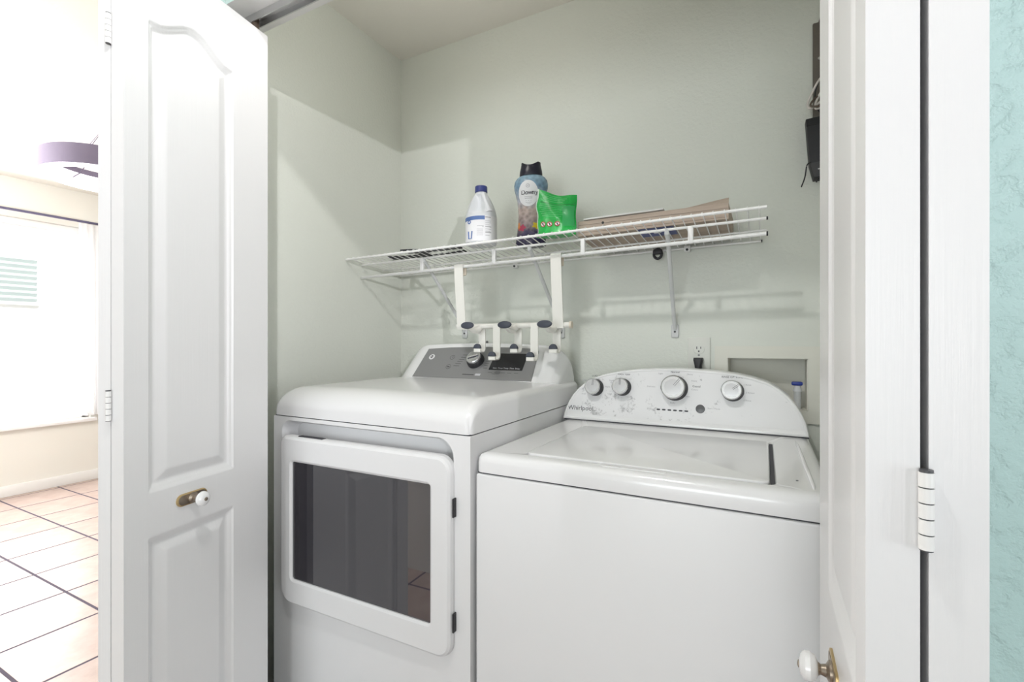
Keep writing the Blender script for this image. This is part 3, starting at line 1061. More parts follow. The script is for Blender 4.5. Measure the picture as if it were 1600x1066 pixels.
# origin at the centre of the fascia so that its wear pattern is in its own frame
me_o = o.done('fascia_panel', M['washer_fascia'], bs, smooth=0)
B().box((WX0 + 0.004, 1.474, 0.9285), (WX1 - 0.004, 1.58, 0.9325)).done('backsplash_joint', M['seam_dark'], wa, smooth=0)
def TW(x, y, z=0.0021):
    return MW @ Matrix.Translation((x - BO.x, y, z))
k_ = 0.989
for (x, y, r, ang) in ((-0.491, 0.110, 0.0255, -5), (-0.402, 0.115, 0.0255, 2), (-0.243, 0.119, 0.035, -38), (-0.084, 0.118, 0.0275, -52)):
    x, y = x * k_, y - 0.004
    dl = B().lathe([(r * 1.07, 0), (r * 1.06, 0.004), (r * 1.0, 0.012), (r * 0.96, 0.0205)], TW(x + 0.002, y), 40).done('dial_skirt', M['black_plastic'], bs)
    B().lathe([(r * 0.95, 0.0145), (r * 1.0, 0.017), (r * 1.0, 0.021), (r * 0.93, 0.0235), (r * 0.90, 0.0225)], TW(x, y, 0.0081), 40).done('dial_rim', M['chrome'], dl)
    B().lathe([(r * 0.90, 0.020), (r * 0.90, 0.0222), (r * 0.6, 0.0226), (r * 0.001, 0.0228)], TW(x, y, 0.0081), 40).done('dial_face', M['dial_face'], dl)
    b = B()
    for s in (-1, 1):
        b.box((s * r * 0.07 - 0.0006, r * 0.15, 0.0224), (s * r * 0.07 + 0.0006, r * 0.86, 0.0231), mtx=TW(x, y, 0.0081) @ Matrix.Rotation(math.radians(ang), 4, 'Z'))
    b.done('dial_mark', M['mid_grey'], dl, smooth=0)
B().lathe([(0.0125, 0), (0.0125, 0.002), (0.0115, 0.0035), (0.001, 0.0042)], TW(-0.166, 0.058), 28).done('start_button', M['button_grey'], bs)
for k in range(6):
    B().prism(rrect(-0.0052, -0.0022, 0.0052, 0.0022, 0.002, 3), 0.0006, TW(-0.284 + k * 0.016, 0.049), 0).done('indicator_light', M['ink'], bs, smooth=0)
b = B()
b.text('Whirlpool', 0.0205, TW(-0.529, 0.037), 0.0003)
b.done('brand_lettering', M['ink'], bs, smooth=0)
for tx, sz_, x, y in (('LOAD SIZE', 0.0072, -0.480, 0.1435), ('WASH TEMP', 0.0072, -0.394, 0.151), ('Normal', 0.0085, -0.239, 0.1635),
                      ('RINSE OPTIONS', 0.0078, -0.083, 0.1535), ('Casual', 0.0085, -0.178, 0.123)):
    B().text(tx, sz_, TW(x, y), 0.0002).done('control_heading', M['ink'], bs, smooth=0)
for tx, x, y in (('1 Rinse', -0.044, 0.133), ('2 Rinses', -0.037, 0.111), ('1 Rinse', -0.044, 0.089), ('Start / Pause', -0.130, 0.061), ('Light', -0.281, 0.158), ('Heavy', -0.197, 0.158),
                 ('Heavy', -0.185, 0.139), ('Colors', -0.183, 0.113), ('Delicates', -0.308, 0.117), ('Medium', -0.536, 0.106), ('Large', -0.522, 0.129), ('Small', -0.522, 0.084),
                 ('Warm', -0.444, 0.110), ('Cool', -0.436, 0.088), ('Hot', -0.434, 0.131), ('Cold', -0.412, 0.077), ('Sensing', -0.308, 0.049), ('Bulky', -0.243, 0.071), ('Drain', -0.203, 0.092)):
    B().text(tx, 0.0066, TW(x, y), 0.0001).done('control_legend', M['ink_pale'], bs, smooth=0)

# ------------------------------------------------------------------ wire shelf
def tilt(x):
    return 0.018 * (x + 1.441) / 1.44 - 0.016      # the shelf climbs slightly to the right

X0s, X1s = -1.437, 0.004
sf = thing('wire_shelf', (-0.72, YB, 1.49), 'long white wire shelf with braces on the closet back wall', 'shelf')
rails = {'front_rail': (1.347, 1.516, 0.0042), 'deck_rail': (1.428, 1.506, 0.0040), 'lip_rail': (1.428, 1.4655, 0.0056), 'middle_rail': (1.54, 1.498, 0.0032), 'back_rail': (1.660, 1.490, 0.0036)}
for nm, (y, z, r) in rails.items():
    x1 = X1s if nm != 'back_rail' else -0.010
    dz0 = -0.010 if nm == 'lip_rail' else 0
    B().cyl((X0s, y, z + tilt(X0s) + dz0), (x1, y, z + tilt(x1)), r, seg=10).done(nm, M['wire_white'], sf)
for nm in ('deck_rail', 'lip_rail', 'back_rail'):
    y, z, r = rails[nm]
    x1 = X1s if nm != 'back_rail' else -0.010
    B().cyl((x1 - 0.001, y, z + tilt(x1)), (x1 + 0.003, y, z + tilt(x1)), r * 1.12, seg=10).done('end_cap', M['black_plastic'], sf)
wm = None
nW = 54
for k in range(nW):
    x = -1.428 + k * 0.0267
    if x > X1s - 0.004:
        break
    if wm is None:
        bb = B()
        bb.tube([(0, 1.3445, 1.512), (0, 1.3445, 1.5205), (0, 1.350, 1.5222), (0, 1.428, 1.512), (0, 1.54, 1.5035), (0, 1.664, 1.4957)], 0.0016, 6)
        wm = bb.done('deck_wire', M['wire_white'], sf, origin=(0, YB, 1.49))
        o = wm
    else:
        o = wm.copy()
        COL.objects.link(o)
    o.parent = sf
    o.location = (x + 0.72, 0, tilt(x))
for x in (-1.131, -0.822, -0.502, -0.185):
    zt = 1.506 + tilt(x)
    B().box((x - 0.0075, 1.4215, 1.4655 + tilt(x) - 0.006 - 0.007 * (-x / 1.44)), (x + 0.0075, 1.4345, zt + 0.003), 0.003, 2).done('lip_tie', M['wire_white'], sf)
for xf, xt in ((-1.099, -1.125), (-0.670, -0.6885), (-0.265, -0.250)):
    zt = 1.500 + tilt(xt)
    br = B()
    br.tube([(xf, 1.662, 1.225), (xf, 1.653, 1.245), (xt, 1.45, zt - 0.018), (xt, 1.430, zt - 0.004), (xt, 1.426, zt + 0.008)], [0.006, 0.0065, 0.0065, 0.0075, 0.005], 10)
    br = br.done('brace', M['brace_grey'], sf)
    B().box((xf - 0.012, 1.664, 1.196), (xf + 0.012, 1.6695, 1.240), 0.004, 2).done('brace_foot', M['brace_grey'], br)
    B().cyl((xf, 1.660, 1.216), (xf, 1.6645, 1.216), 0.0035, seg=10).done('brace_screw', M['dark_grey'], br)
for x in (-0.86, -0.225):
    z = 1.490 + tilt(x)
    c = B().box((x - 0.010, 1.652, z - 0.012), (x + 0.010, 1.6695, z + 0.008), 0.003, 2).done('wall_clip', M['wire_white'], sf)
    B().cyl((x, 1.6515, z - 0.006), (x, 1.648, z - 0.006), 0.004, seg=10).done('clip_screw', M['black_plastic'], c)


def deck_z(x, y):
    return float(np.interp(y, [1.3445, 1.428, 1.54, 1.664], [1.522, 1.5136, 1.5051, 1.4973])) + tilt(x)


# ------------------------------------------------------------------ hook rack hanging from the lip rail
hr = thing('hook_rack', (-0.77, 1.43, 1.237), 'white over door hook rack with navy pads hanging from the shelf lip', 'hook rack')
yb = 1.447
for xs_ in (-0.962, -0.590):
    zr = 1.4655 + tilt(xs_) - 0.010 * (-xs_ / 1.44)
    b = B()
    # front face of the strap, over the rail, and down behind it
    P_ = [(1.411, 1.43), (yb - 0.012, 1.235)]
    t = bmesh.new()
    path = [(yb - 0.010, 1.226), (1.4165, zr - 0.012), (1.4165, zr + 0.006), (1.4205, zr + 0.0095), (1.4355, zr + 0.0095)]
    th = 0.0035
    pr = [t.verts.new((xs_ + sx_ * 0.018, y, z)) for (y, z) in path for sx_ in (-1, 1)]
    pb = [t.verts.new((xs_ + sx_ * 0.018, y + (th if i < 3 else 0), z - (0 if i < 3 else th))) for i, (y, z) in enumerate(path) for sx_ in (-1, 1)]
    for i in range(len(path) - 1):
        q = i * 2
        t.faces.new((pr[q], pr[q + 1], pr[q + 3], pr[q + 2]))
        t.faces.new((pb[q], pb[q + 2], pb[q + 3], pb[q + 1]))
        t.faces.new((pr[q], pr[q + 2], pb[q + 2], pb[q]))
        t.faces.new((pr[q + 1], pb[q + 1], pb[q + 3], pr[q + 3]))
    t.faces.new((pr[0], pb[0], pb[1], pr[1]))
    t.faces.new((pr[-2], pr[-1], pb[-1], pb[-2]))
    bmesh.ops.recalc_face_normals(t, faces=t.faces)
    b._merge(t)
    st = b.done('strap', M['rack_white'], hr, smooth=30)
    b = B()
    b.box((xs_ - 0.018, 1.435, zr - 0.030), (xs_ + 0.018, 1.446, zr + 0.0098), 0.004, 2)
    b.done('strap_hook', M['rack_beige'], st)
B().cyl((-0.985, yb, 1.237), (-0.551, yb, 1.237), 0.0095, seg=18).done('crossbar', M['rack_white'], hr)
B().cyl((-0.553, yb, 1.237), (-0.546, yb, 1.237), 0.0115, seg=18).done('bar_end', M['rack_beige'], hr)


def hook_strap(x, zbot, y, parent):
    """vertical strap with a J foot: mesh"""
    t = bmesh.new()
    w_ = 0.0138
    path = [(y, 1.243), (y, zbot + 0.014)]
    for k in range(1, 7):
        a = math.radians(180 + 90 * k / 6)
        path.append((y - 0.012 - 0.012 * math.cos(a) * -1 if False else y - 0.012 + 0.012 * -math.cos(a), zbot + 0.014 + 0.014 * math.sin(a)))
    path.append((y - 0.030, zbot))
    th = 0.004
    rows = []
    for i, (yy, zz) in enumerate(path):
        p0 = Vector(path[max(0, i - 1)])
        p1 = Vector(path[min(len(path) - 1, i + 1)])
        d = (p1 - p0).normalized()
        nrm = Vector((-d.y, d.x)) * th
        rows.append([t.verts.new((x - w_, yy, zz)), t.verts.new((x + w_, yy, zz)), t.verts.new((x + w_, yy + nrm.x, zz + nrm.y)), t.verts.new((x - w_, yy + nrm.x, zz + nrm.y))])
    for i in range(len(rows) - 1):
        for k in range(4):
            t.faces.new((rows[i][k], rows[i][(k + 1) % 4], rows[i + 1][(k + 1) % 4], rows[i + 1][k]))
    t.faces.new(rows[0][::-1])
    t.faces.new(rows[-1])
    bmesh.ops.recalc_face_normals(t, faces=t.faces)
    b = B()
    b._merge(t)
    h = b.done('hook', M['rack_white'], parent, smooth=30)
    # upturned tip: white lip with a navy half-disc pad
    yt = y - 0.030
    B().box((x - w_, yt - 0.004, zbot - 0.004), (x + w_, yt + 0.004, zbot + 0.009), 0.002, 2).done('hook_tip', M['rack_white'], h)
    half = [(0.0142 * math.cos(PI * k / 14), 0.0165 * math.sin(PI * k / 14)) for k in range(15)]
    B().prism(half, 0.010, frame((x, yt + 0.004, zbot + 0.009), (1, 0, 0), (0, 0, 1), (0, -1, 0)), 0.002, 2).done('hook_pad', M['rubber_navy'], h)
    return h


for x in (-0.895, -0.751, -0.609):
    h = hook_strap(x + 0.006, 1.150, yb + 0.010, hr)
    # upper prong curving forward to an oval pad
    B().tube([(x + 0.004, yb, 1.234), (x + 0.003, yb - 0.015, 1.221), (x, yb - 0.040, 1.222), (x, yb - 0.068, 1.234)], [0.011, 0.012, 0.010, 0.008], 12).done('prong', M['rack_white'], h)
    B().lathe([(0.001, -0.009), (0.014, -0.0085), (0.0235, -0.004), (0.026, 0.0), (0.0235, 0.004), (0.014, 0.007), (0.001, 0.008)],
              frame((x, yb - 0.075, 1.238), (1, 0, 0), (0, 0.26, 0.966), (0, -0.966, 0.26)), 32, 1.0, 0.48).done('prong_pad', M['rubber_navy'], h)
for x in (-0.823, -0.680):
    hook_strap(x + 0.006, 1.124, yb - 0.012, hr)

# ------------------------------------------------------------------ things on the shelf
# bleach jug
bx, by = -0.868, 1.418
bz = deck_z(bx, by - 0.054) + 0.0018
jug = thing('bleach_bottle', (bx, by, bz), 'white plastic bleach bottle with dark blue cap and blue banded label, on the wire shelf', 'bottle')
prof = [(0.050, 0.0), (0.056, 0.004), (0.058, 0.012), (0.058, 0.112), (0.0565, 0.122), (0.052, 0.140), (0.045, 0.160), (0.036, 0.180), (0.028, 0.194), (0.0225, 0.203), (0.0195, 0.208), (0.0195, 0.214)]
b = B()
t = bmesh.new()
seg = 56
zz = [0.0, 0.004, 0.012, 0.05, 0.09, 0.100] + [0.104 + 0.0045 * k for k in range(24)] + [0.214]
rr_ = [float(np.interp(z, [p[1] for p in prof], [p[0] for p in prof])) for z in zz]
rows = []
for z, r in zip(zz, rr_):
    row = []
    for k in range(seg):
        a = 2 * PI * k / seg
        rad = r
        # grip recess facing the room, slightly left of the handle
        da = (a - math.radians(278) + PI) % (2 * PI) - PI
        if 0.118 < z < 0.196:
            wz = math.sin(PI * (z - 0.118) / 0.078) ** 0.4
            wa = max(0.0, 1 - (abs(da) / 0.56) ** 8)
            rad = r - 0.72 * r * wz * wa
        row.append(t.verts.new((rad * math.cos(a), rad * math.sin(a) * 0.92, z)))
    rows.append(row)
for i in range(len(rows) - 1):
    for k in range(seg):
        t.faces.new((rows[i][k], rows[i][(k + 1) % seg], rows[i + 1][(k + 1) % seg], rows[i + 1][k]))
t.faces.new(rows[0][::-1])
t.faces.new(rows[-1])
b._merge(t, Matrix.Translation((bx, by, bz)))
jb = b.done('bottle_body', M['hdpe_white'], jug, smooth=60)
a = math.radians(317)
hp = []
for k in range(13):
    q = k / 12
    z = 0.122 + 0.080 * q
    r = float(np.interp(z, [p[1] for p in prof], [p[0] for p in prof])) - 0.0035
    hp.append((bx + r * math.cos(a + 0.25 * (1 - q)), by + 0.92 * r * math.sin(a + 0.25 * (1 - q)), bz + z))
B().tube(hp, [0.013, 0.0115, 0.010, 0.0092, 0.0086, 0.0082, 0.008, 0.0079, 0.0078, 0.0078, 0.0078, 0.008, 0.008], 14).done('handle', M['hdpe_white'], jug)
B().lathe([(0.021, 0.2085), (0.0225, 0.210), (0.0225, 0.230), (0.0215, 0.2325), (0.001, 0.233)], Matrix.Translation((bx, by, bz)), 32).done('cap', M['cap_blue'], jug)


def wrap(r, a0, a1, z0, z1, n=24, sy=0.92):
    b = B()
    b.grid(lambda u, v: (bx + r * math.cos(math.radians(a0 + (a1 - a0) * u)), by + sy * r * math.sin(math.radians(a0 + (a1 - a0) * u)), bz + z0 + (z1 - z0) * v), n, 2)
    return b
lab = wrap(0.0584, 170, 400, 0.010, 0.106, 40).done('label', M['label_white'], jug)
wrap(0.0587, 205, 312, 0.090, 0.105, 24).done('label_band', M['label_blue'], lab)
b = B()
for (a0, a1, z, h) in ((285, 308, 0.066, 0.0012), (303, 308, 0.061, 0.002), (284, 306, 0.055, 0.0008), (284, 306, 0.051, 0.0008), (284, 306, 0.047, 0.0008), (284, 306, 0.043, 0.0008), (284, 306, 0.039, 0.0008), (284, 306, 0.035, 0.0008), (284, 306, 0.031, 0.0008),
                       (314, 335, 0.098, 0.004), (314, 337, 0.085, 0.0015), (314, 337, 0.078, 0.0015), (314, 330, 0.070, 0.0015), (314, 337, 0.062, 0.003), (314, 337, 0.054, 0.0012), (314, 333, 0.046, 0.0012), (314, 337, 0.040, 0.004), (314, 330, 0.030, 0.002)):
    r = 0.0588
    b.grid(lambda u, v, a0=a0, a1=a1, z=z, h=h: (bx + r * math.cos(math.radians(a0 + (a1 - a0) * u)), by + 0.92 * r * math.sin(math.radians(a0 + (a1 - a0) * u)), bz + z + h * v), 8, 1)
b.done('label_print', M['ink_pale'], lab, smooth=0)
b = B()
cup = [(248, 0.048), (250.5, 0.020), (262.5, 0.020), (265, 0.048)]
b.tube([(bx + 0.059 * math.cos(math.radians(q)), by + 0.0543 * math.sin(math.radians(q)), bz + z) for q, z in cup], 0.0022, 6)
b.done('label_cup_symbol', M['label_blue'], lab)
b = B()
ring_pts = [(252 + 6 * math.cos(2 * PI * k / 16), 0.084 + 0.0058 * math.sin(2 * PI * k / 16)) for k in range(17)]
b.tube([(bx + 0.059 * math.cos(math.radians(q)), by + 0.0543 * math.sin(math.radians(q)), bz + z) for q, z in ring_pts], 0.0019, 6)
b.done('label_badge', M['label_blue'], lab)

jug.scale = (0.95, 0.95, 0.88)

# scent bead bottle
sx_, sy_ = -0.708, 1.482
sz = deck_z(sx_, sy_ - 0.036) + 0.0018
sb = thing('scent_bead_bottle', (sx_, sy_, sz), 'tall wasp waisted scent bead bottle with flowery blue sleeve and black cap', 'bottle')
DR = math.radians(-27)
MS = Matrix.Translation((sx_, sy_, sz)) @ Matrix.Rotation(math.radians(14), 4, 'Z')
spf = [(0.050, 0.0), (0.0535, 0.004), (0.052, 0.02), (0.0475, 0.05), (0.0445, 0.08), (0.0435, 0.105), (0.0445, 0.13), (0.0475, 0.155), (0.053, 0.178), (0.0575, 0.195), (0.0585, 0.21), (0.056, 0.222), (0.049, 0.232), (0.041, 0.238), (0.037, 0.240)]
b = B()
b.lathe(spf, MS, 40, 1.0, 0.66)
body = b.done('bottle_body', M['scent_sleeve'], sb, smooth=60)
t = bmesh.new()
rows = []
cpf = [(0.0385, 0.238), (0.0395, 0.243), (0.0385, 0.255), (0.0355, 0.268), (0.0335, 0.276), (0.0335, 0.281), (0.030, 0.2825), (0.001, 0.2825)]
for r, z in cpf:
    rows.append([t.verts.new((r * math.cos(2 * PI * k / 40), r * 0.8 * math.sin(2 * PI * k / 40),
                              z - (0.012 * max(0.0, 1 - (abs(math.cos(2 * PI * k / 40)) * r / 0.027) ** 2) - 0.003 if z > 0.27 else 0))) for k in range(40)])
for i in range(len(rows) - 1):
    for k in range(40):
        t.faces.new((rows[i][k], rows[i][(k + 1) % 40], rows[i + 1][(k + 1) % 40], rows[i + 1][k]))
t.faces.new(rows[0][::-1])
t.faces.new(rows[-1])
bmesh.ops.recalc_face_normals(t, faces=t.faces)
b = B()
b._merge(t, MS)
b.done('cap', M['cap_navy'], sb, smooth=50)


def sleeve(px, pz, off=0.0006):
    """point on the sleeve facing the room at lateral px, height pz"""
    r = float(np.interp(pz, [p[1] for p in spf], [p[0] for p in spf]))
    q = max(-0.98, min(0.98, px / r))
    y = -r * 0.66 * math.sqrt(1 - q * q)
    return MS @ Vector((px, y - off, pz))
def patch(cx, cz, rx, rz, off, fn=None, n=26):
    b = B()
    c = b.bm.verts.new(sleeve(cx, cz, off))
    rings = []
    for q in (0.35, 0.7, 1.0):
        rings.append([b.bm.verts.new(sleeve(cx + rx * q * math.cos(2 * PI * k / n) * (fn(2 * PI * k / n) if fn else 1), cz + rz * q * math.sin(2 * PI * k / n) * (fn(2 * PI * k / n) if fn else 1), off)) for k in range(n)])
    for k in range(n):
        b.bm.faces.new((c, rings[0][k], rings[0][(k + 1) % n]))
        for q in range(2):
            b.bm.faces.new((rings[q][k], rings[q + 1][k], rings[q + 1][(k + 1) % n], rings[q][(k + 1) % n]))
    bmesh.ops.recalc_face_normals(b.bm, faces=b.bm.faces)
    return b
lb = patch(-0.003, 0.174, 0.0345, 0.043, 0.0007).done('oval_label', M['label_white'], sb)
def flat_text(body, size, px, pz, mtx_extra=None):
    p = sleeve(px, pz, 0.0022)
    X = (MS.to_3x3() @ Vector((1, 0, 0))).normalized()
    return body, size, frame(p, X, (0, 0, 1), X.cross(Vector((0, 0, 1))))
b = B()
# lettering wrapped on the oval: one letter at a time follows the curve
xx = -0.0275
for chx, wdt in (('D', 0.0150), ('o', 0.0105), ('w', 0.0135), ('n', 0.0110), ('y', 0.0100)):
    px = xx + wdt / 2
    p = sleeve(px, 0.176, 0.0014)
    p2 = sleeve(px + 0.001, 0.176, 0.0014)
    X = (p2 - p).normalized()
    b.text(chx, 0.0215, frame(p, X, (0, 0, 1), X.cross(Vector((0, 0, 1)))), 0.0004)
    xx += wdt * 0.97
b.done('label_lettering', M['cap_navy'], lb, smooth=0)
b = B()
for (x0, x1, z, h) in ((-0.016, 0.012, 0.162, 0.0016), (-0.015, 0.011, 0.1565, 0.0022), (-0.012, -0.008, 0.149, 0.001), (-0.004, 0.0, 0.149, 0.001), (0.004, 0.008, 0.149, 0.001), (-0.012, 0.010, 0.143, 0.001), (-0.007, 0.005, 0.139, 0.001)):
    b.grid(lambda u, v, x0=x0, x1=x1, z=z, h=h: sleeve(x0 + (x1 - x0) * u, z + h * v, 0.0011), 6, 1)
ring_pts = [(-0.003 + 0.006 * math.cos(2 * PI * k / 18), 0.198 + 0.006 * math.sin(2 * PI * k / 18)) for k in range(19)]
b.tube([sleeve(x, z, 0.001) for x, z in ring_pts], 0.0006, 5)
b.tube([sleeve(-0.005, 0.196, 0.001), sleeve(-0.002, 0.200, 0.001), sleeve(0.0, 0.198, 0.001)], 0.0006, 5)
b.done('label_print', M['ink_pale'], lb, smooth=0)
for (cx, cz, rx, rz, mm, ph) in ((-0.026, 0.060, 0.016, 0.013, 'petal_red', 0.0), (0.024, 0.066, 0.015, 0.013, 'petal_yellow', 1.0), (-0.038, 0.068, 0.006, 0.016, 'petal_orange', 2.0)):
    patch(cx, cz, rx, rz, 0.0006, lambda a, ph=ph: 0.8 + 0.2 * math.cos(5 * a + ph)).done('printed_petal', M[mm], body)

# green pouch
px0, py0 = -0.584, 1.405
pz0 = deck_z(px0, py0 - 0.031) + 0.0018
pc = thing('green_pouch', (px0, py0, pz0), 'crumpled bright green refill pouch standing on the wire shelf beside the tall bottle', 'pouch')
MPp = Matrix.Translation((px0, py0, pz0)) @ Matrix.Rotation(math.radians(6), 4, 'Z')


def pouch_pt(u, v, side=-1, off=0.0):
    wv = 0.0035 * math.sin(v * 7.0) + 0.002 * math.sin(v * 17)
    x = -0.064 + 0.128 * u + wv * (1 - u) + 0.0015 * math.sin(9 * v) * u
    top = 0.160 - 0.034 * (1 - (1 - u) ** 2.0) + 0.002 * math.sin(u * 9)
    z = v * top
    prof_ = (max(0.0, math.sin(PI * u)) ** 0.6) * (1 - v) ** 0.55
    base = 0.030 * prof_ * (1.0 if v > 0 else 1.0)
    wr = 0.0022 * math.sin(13 * u + 9 * v) * math.sin(PI * u) * math.sin(PI * min(1, v * 1.02))
    lean = 0.012 * v
    return MPp @ Vector((x, side * (base + 0.0012) + wr + lean + side * off, z))


b = B()
b.grid(lambda u, v: pouch_pt(u, v, -1), 28, 28)
b.grid(lambda u, v: pouch_pt(u, v, 1), 28, 28)
bmesh.ops.remove_doubles(b.bm, verts=b.bm.verts, dist=0.0004)
# close the rim and bottom
def edge_strip(fn):
    vs = [[b.bm.verts.new(fn(k / 28, s)) for s in (-1, 1)] for k in range(29)]
    for k in range(28):
        b.bm.faces.new((vs[k][0], vs[k][1], vs[k + 1][1], vs[k + 1][0]))
edge_strip(lambda q, s: pouch_pt(0, q, s))
edge_strip(lambda q, s: pouch_pt(1, q, s))
edge_strip(lambda q, s: pouch_pt(q, 0, s))
edge_strip(lambda q, s: pouch_pt(q, 1, s))
bmesh.ops.recalc_face_normals(b.bm, faces=b.bm.faces)
pb_ = b.done('pouch_body', M['pouch_green'], pc, smooth=70, origin=(px0, py0, pz0))


def decal(u0, u1, v0, v1, off=0.0008, n=14):
    b = B()
    b.grid(lambda u, v: pouch_pt(u0 + (u1 - u0) * u, v0 + (v1 - v0) * v, -1, off), n, max(2, int(n * (v1 - v0) * 2)))
    return b
decal(0.0, 0.035, 0.0, 1.0, 0.0006, 10).done('side_seal', M['pouch_seal'], pc)
decal(0.12, 0.97, 0.735, 0.755, 0.0006).done('tear_line', M['pouch_dark'], pc)
decal(0.70, 0.97, 0.20, 0.70, 0.0006).done('back_panel', M['pouch_window'], pc)
b = B()
for k in range(12):
    vv = 0.93 - k * 0.045
    if 0.71 < vv < 0.77:
        continue
    u0, u1 = 0.10 + 0.03 * (k % 3), 0.62 + 0.05 * ((k * 7) % 4)
    b.grid(lambda u, v, vv=vv, u0=u0, u1=u1: pouch_pt(u0 + (u1 - u0) * u, vv + 0.010 * v, -1, 0.0008), 14, 1)
b.done('printed_lines', M['pouch_text'], pc, smooth=0)
for cu_ in (0.20, 0.38, 0.58):
    cv = 0.24 + 0.03 * cu_
    b = B()
    cpt = lambda rx, a, off: pouch_pt(cu_ + rx * math.cos(a), cv + rx * 0.85 * math.sin(a), -1, off)
    n = 20
    c = b.bm.verts.new(pouch_pt(cu_, cv, -1, 0.001))
    rg = [b.bm.verts.new(cpt(0.062, 2 * PI * k / n, 0.001)) for k in range(n)]
    for k in range(n):
        b.bm.faces.new((c, rg[k], rg[(k + 1) % n]))
    bmesh.ops.recalc_face_normals(b.bm, faces=b.bm.faces)
    sgn = b.done('warning_sign', M['label_white'], pc)
    b = B()
    b.tube([cpt(0.062, 2 * PI * k / n, 0.0012) for k in range(n + 1)], 0.0012, 5)
    b.tube([cpt(0.058, PI * 0.75, 0.0013), pouch_pt(cu_, cv, -1, 0.0014), cpt(0.058, -PI * 0.25, 0.0013)], 0.0010, 5)
    b.done('warning_ring', M['sign_red'], sgn)
    b = B()
    b.tube([cpt(0.03, PI * 0.5, 0.0012), pouch_pt(cu_, cv, -1, 0.0012), cpt(0.035, -PI * 0.4, 0.0012)], 0.002, 6)
    b.done('warning_figure', M['ink'], sgn)

# flat cardboard carton with a raised flap, and the things on and under it
cb = thing('cardboard_carton', (-0.31, 1.53, 1.51), 'flattened brown cardboard carton with open flap lying on right half of wire shelf', 'carton')
x0, x1, yy0, yy1 = -0.520, -0.088, 1.432, 1.655
zc = max(deck_z(x1, yy0), deck_z(x0, yy0)) + 0.003
zb = deck_z(x0, yy1) + 0.004
t = bmesh.new()
cz = lambda x, y: deck_z(x, y) + 0.0048
crn = []
for (x, y) in ((x0, yy0), (x1, yy0), (x1, yy1), (x0, yy1)):
    crn.append((x, y))
lo_ = [t.verts.new((x, y, cz(x, y))) for x, y in crn]
hi_ = [t.verts.new((x, y, 1.562 + tilt(x) * 0.6)) for x, y in crn]
t.faces.new(lo_[::-1])
t.faces.new(hi_)
for i in range(4):
    t.faces.new((lo_[i], lo_[(i + 1) % 4], hi_[(i + 1) % 4], hi_[i]))
bmesh.ops.recalc_face_normals(t, faces=t.faces)
b = B()
b._merge(t)
b.done('carton_body', M['cardboard'], cb, smooth=0)
b = B()
b.grid(lambda u, v: (-0.268 + 0.18 * u, 1.436 + 0.016 * v + 0.004 * math.sin(u * 5), 1.556 + tilt(-0.1) * 0.6 + (0.004 + 0.020 * u) * v), 12, 3)
b.grid(lambda u, v: (-0.268 + 0.18 * u, 1.439 + 0.016 * v + 0.004 * math.sin(u * 5), 1.556 + tilt(-0.1) * 0.6 + (0.004 + 0.020 * u) * v), 12, 3)
b.done('raised_flap', M['cardboard'], cb, smooth=60)
b = B()
for k in range(3):
    b.box((x0 + 0.002, yy0 - 0.0006, 1.523 + k * 0.012), (x1 - 0.002, yy0 + 0.0004, 1.5238 + k * 0.012))
b.done('fold_crease', M['steel_brown'], cb, smooth=0)
B().cyl((-0.44, yy0 - 0.001, 1.548), (-0.44, yy0 + 0.001, 1.548), 0.004, seg=10).done('hand_hole', M['black_plastic'], cb, smooth=0)
fs = B().box((-0.505, 1.438, 1.5655), (-0.262, 1.475, 1.5715), 0.002, 2, None)
o = fs.done('foam_strip', M['foam_white'], origin=(-0.38, 1.456, 1.5655))
o.rotation_euler = (0, math.radians(-0.6), 0)
tag(o, 'thin white strip lying along the front edge of the brown carton', 'strip')
o = B().box((-0.335, 1.437, 1.5085), (-0.245, 1.50, 1.5105), 0.0, 1)
# printed leaflet stuck beneath the carton, seen through the wires
pl_ = thing('blue_leaflet', (-0.285, 1.47, deck_z(-0.285, 1.47)), 'dark blue printed leaflet under the brown carton, seen through the shelf wires', 'leaflet')
o.bm.free()
b = B()
b.grid(lambda u, v: (-0.338 + 0.105 * u, 1.434 + 0.085 * v, deck_z(-0.30, 1.434 + 0.085 * v) + 0.0036), 4, 3)
b.done('leaflet_sheet', M['paper_blue'], pl_, smooth=0)
b = B()
for k in range(3):
    b.grid(lambda u, v, k=k: (-0.330 + 0.022 * u + 0.033 * k, 1.445 + 0.012 * v + 0.03 * (k % 2), deck_z(-0.30, 1.445 + 0.03 * (k % 2) + 0.012 * v) + 0.0031), 2, 1)
b.done('leaflet_print', M['label_white'], pl_, smooth=0)
# small black clip under the back rail
ck = thing('black_spring_clip', (-0.317, 1.645, 1.47), 'small black clip hanging under the shelf back edge below the carton', 'clip')
zc_ = 1.490 + tilt(-0.317)
B().tube([(-0.317 + 0.013 * math.cos(a), 1.645, zc_ - 0.012 + 0.016 * math.sin(a)) for a in [2 * PI * k / 16 for k in range(17)]], 0.0045, 8).done('clip_loop', M['black_plastic'], ck)
B().box((-0.333, 1.638, zc_ - 0.014), (-0.303, 1.652, zc_ + 0.002), 0.004, 2).done('clip_jaw', M['black_plastic'], ck)
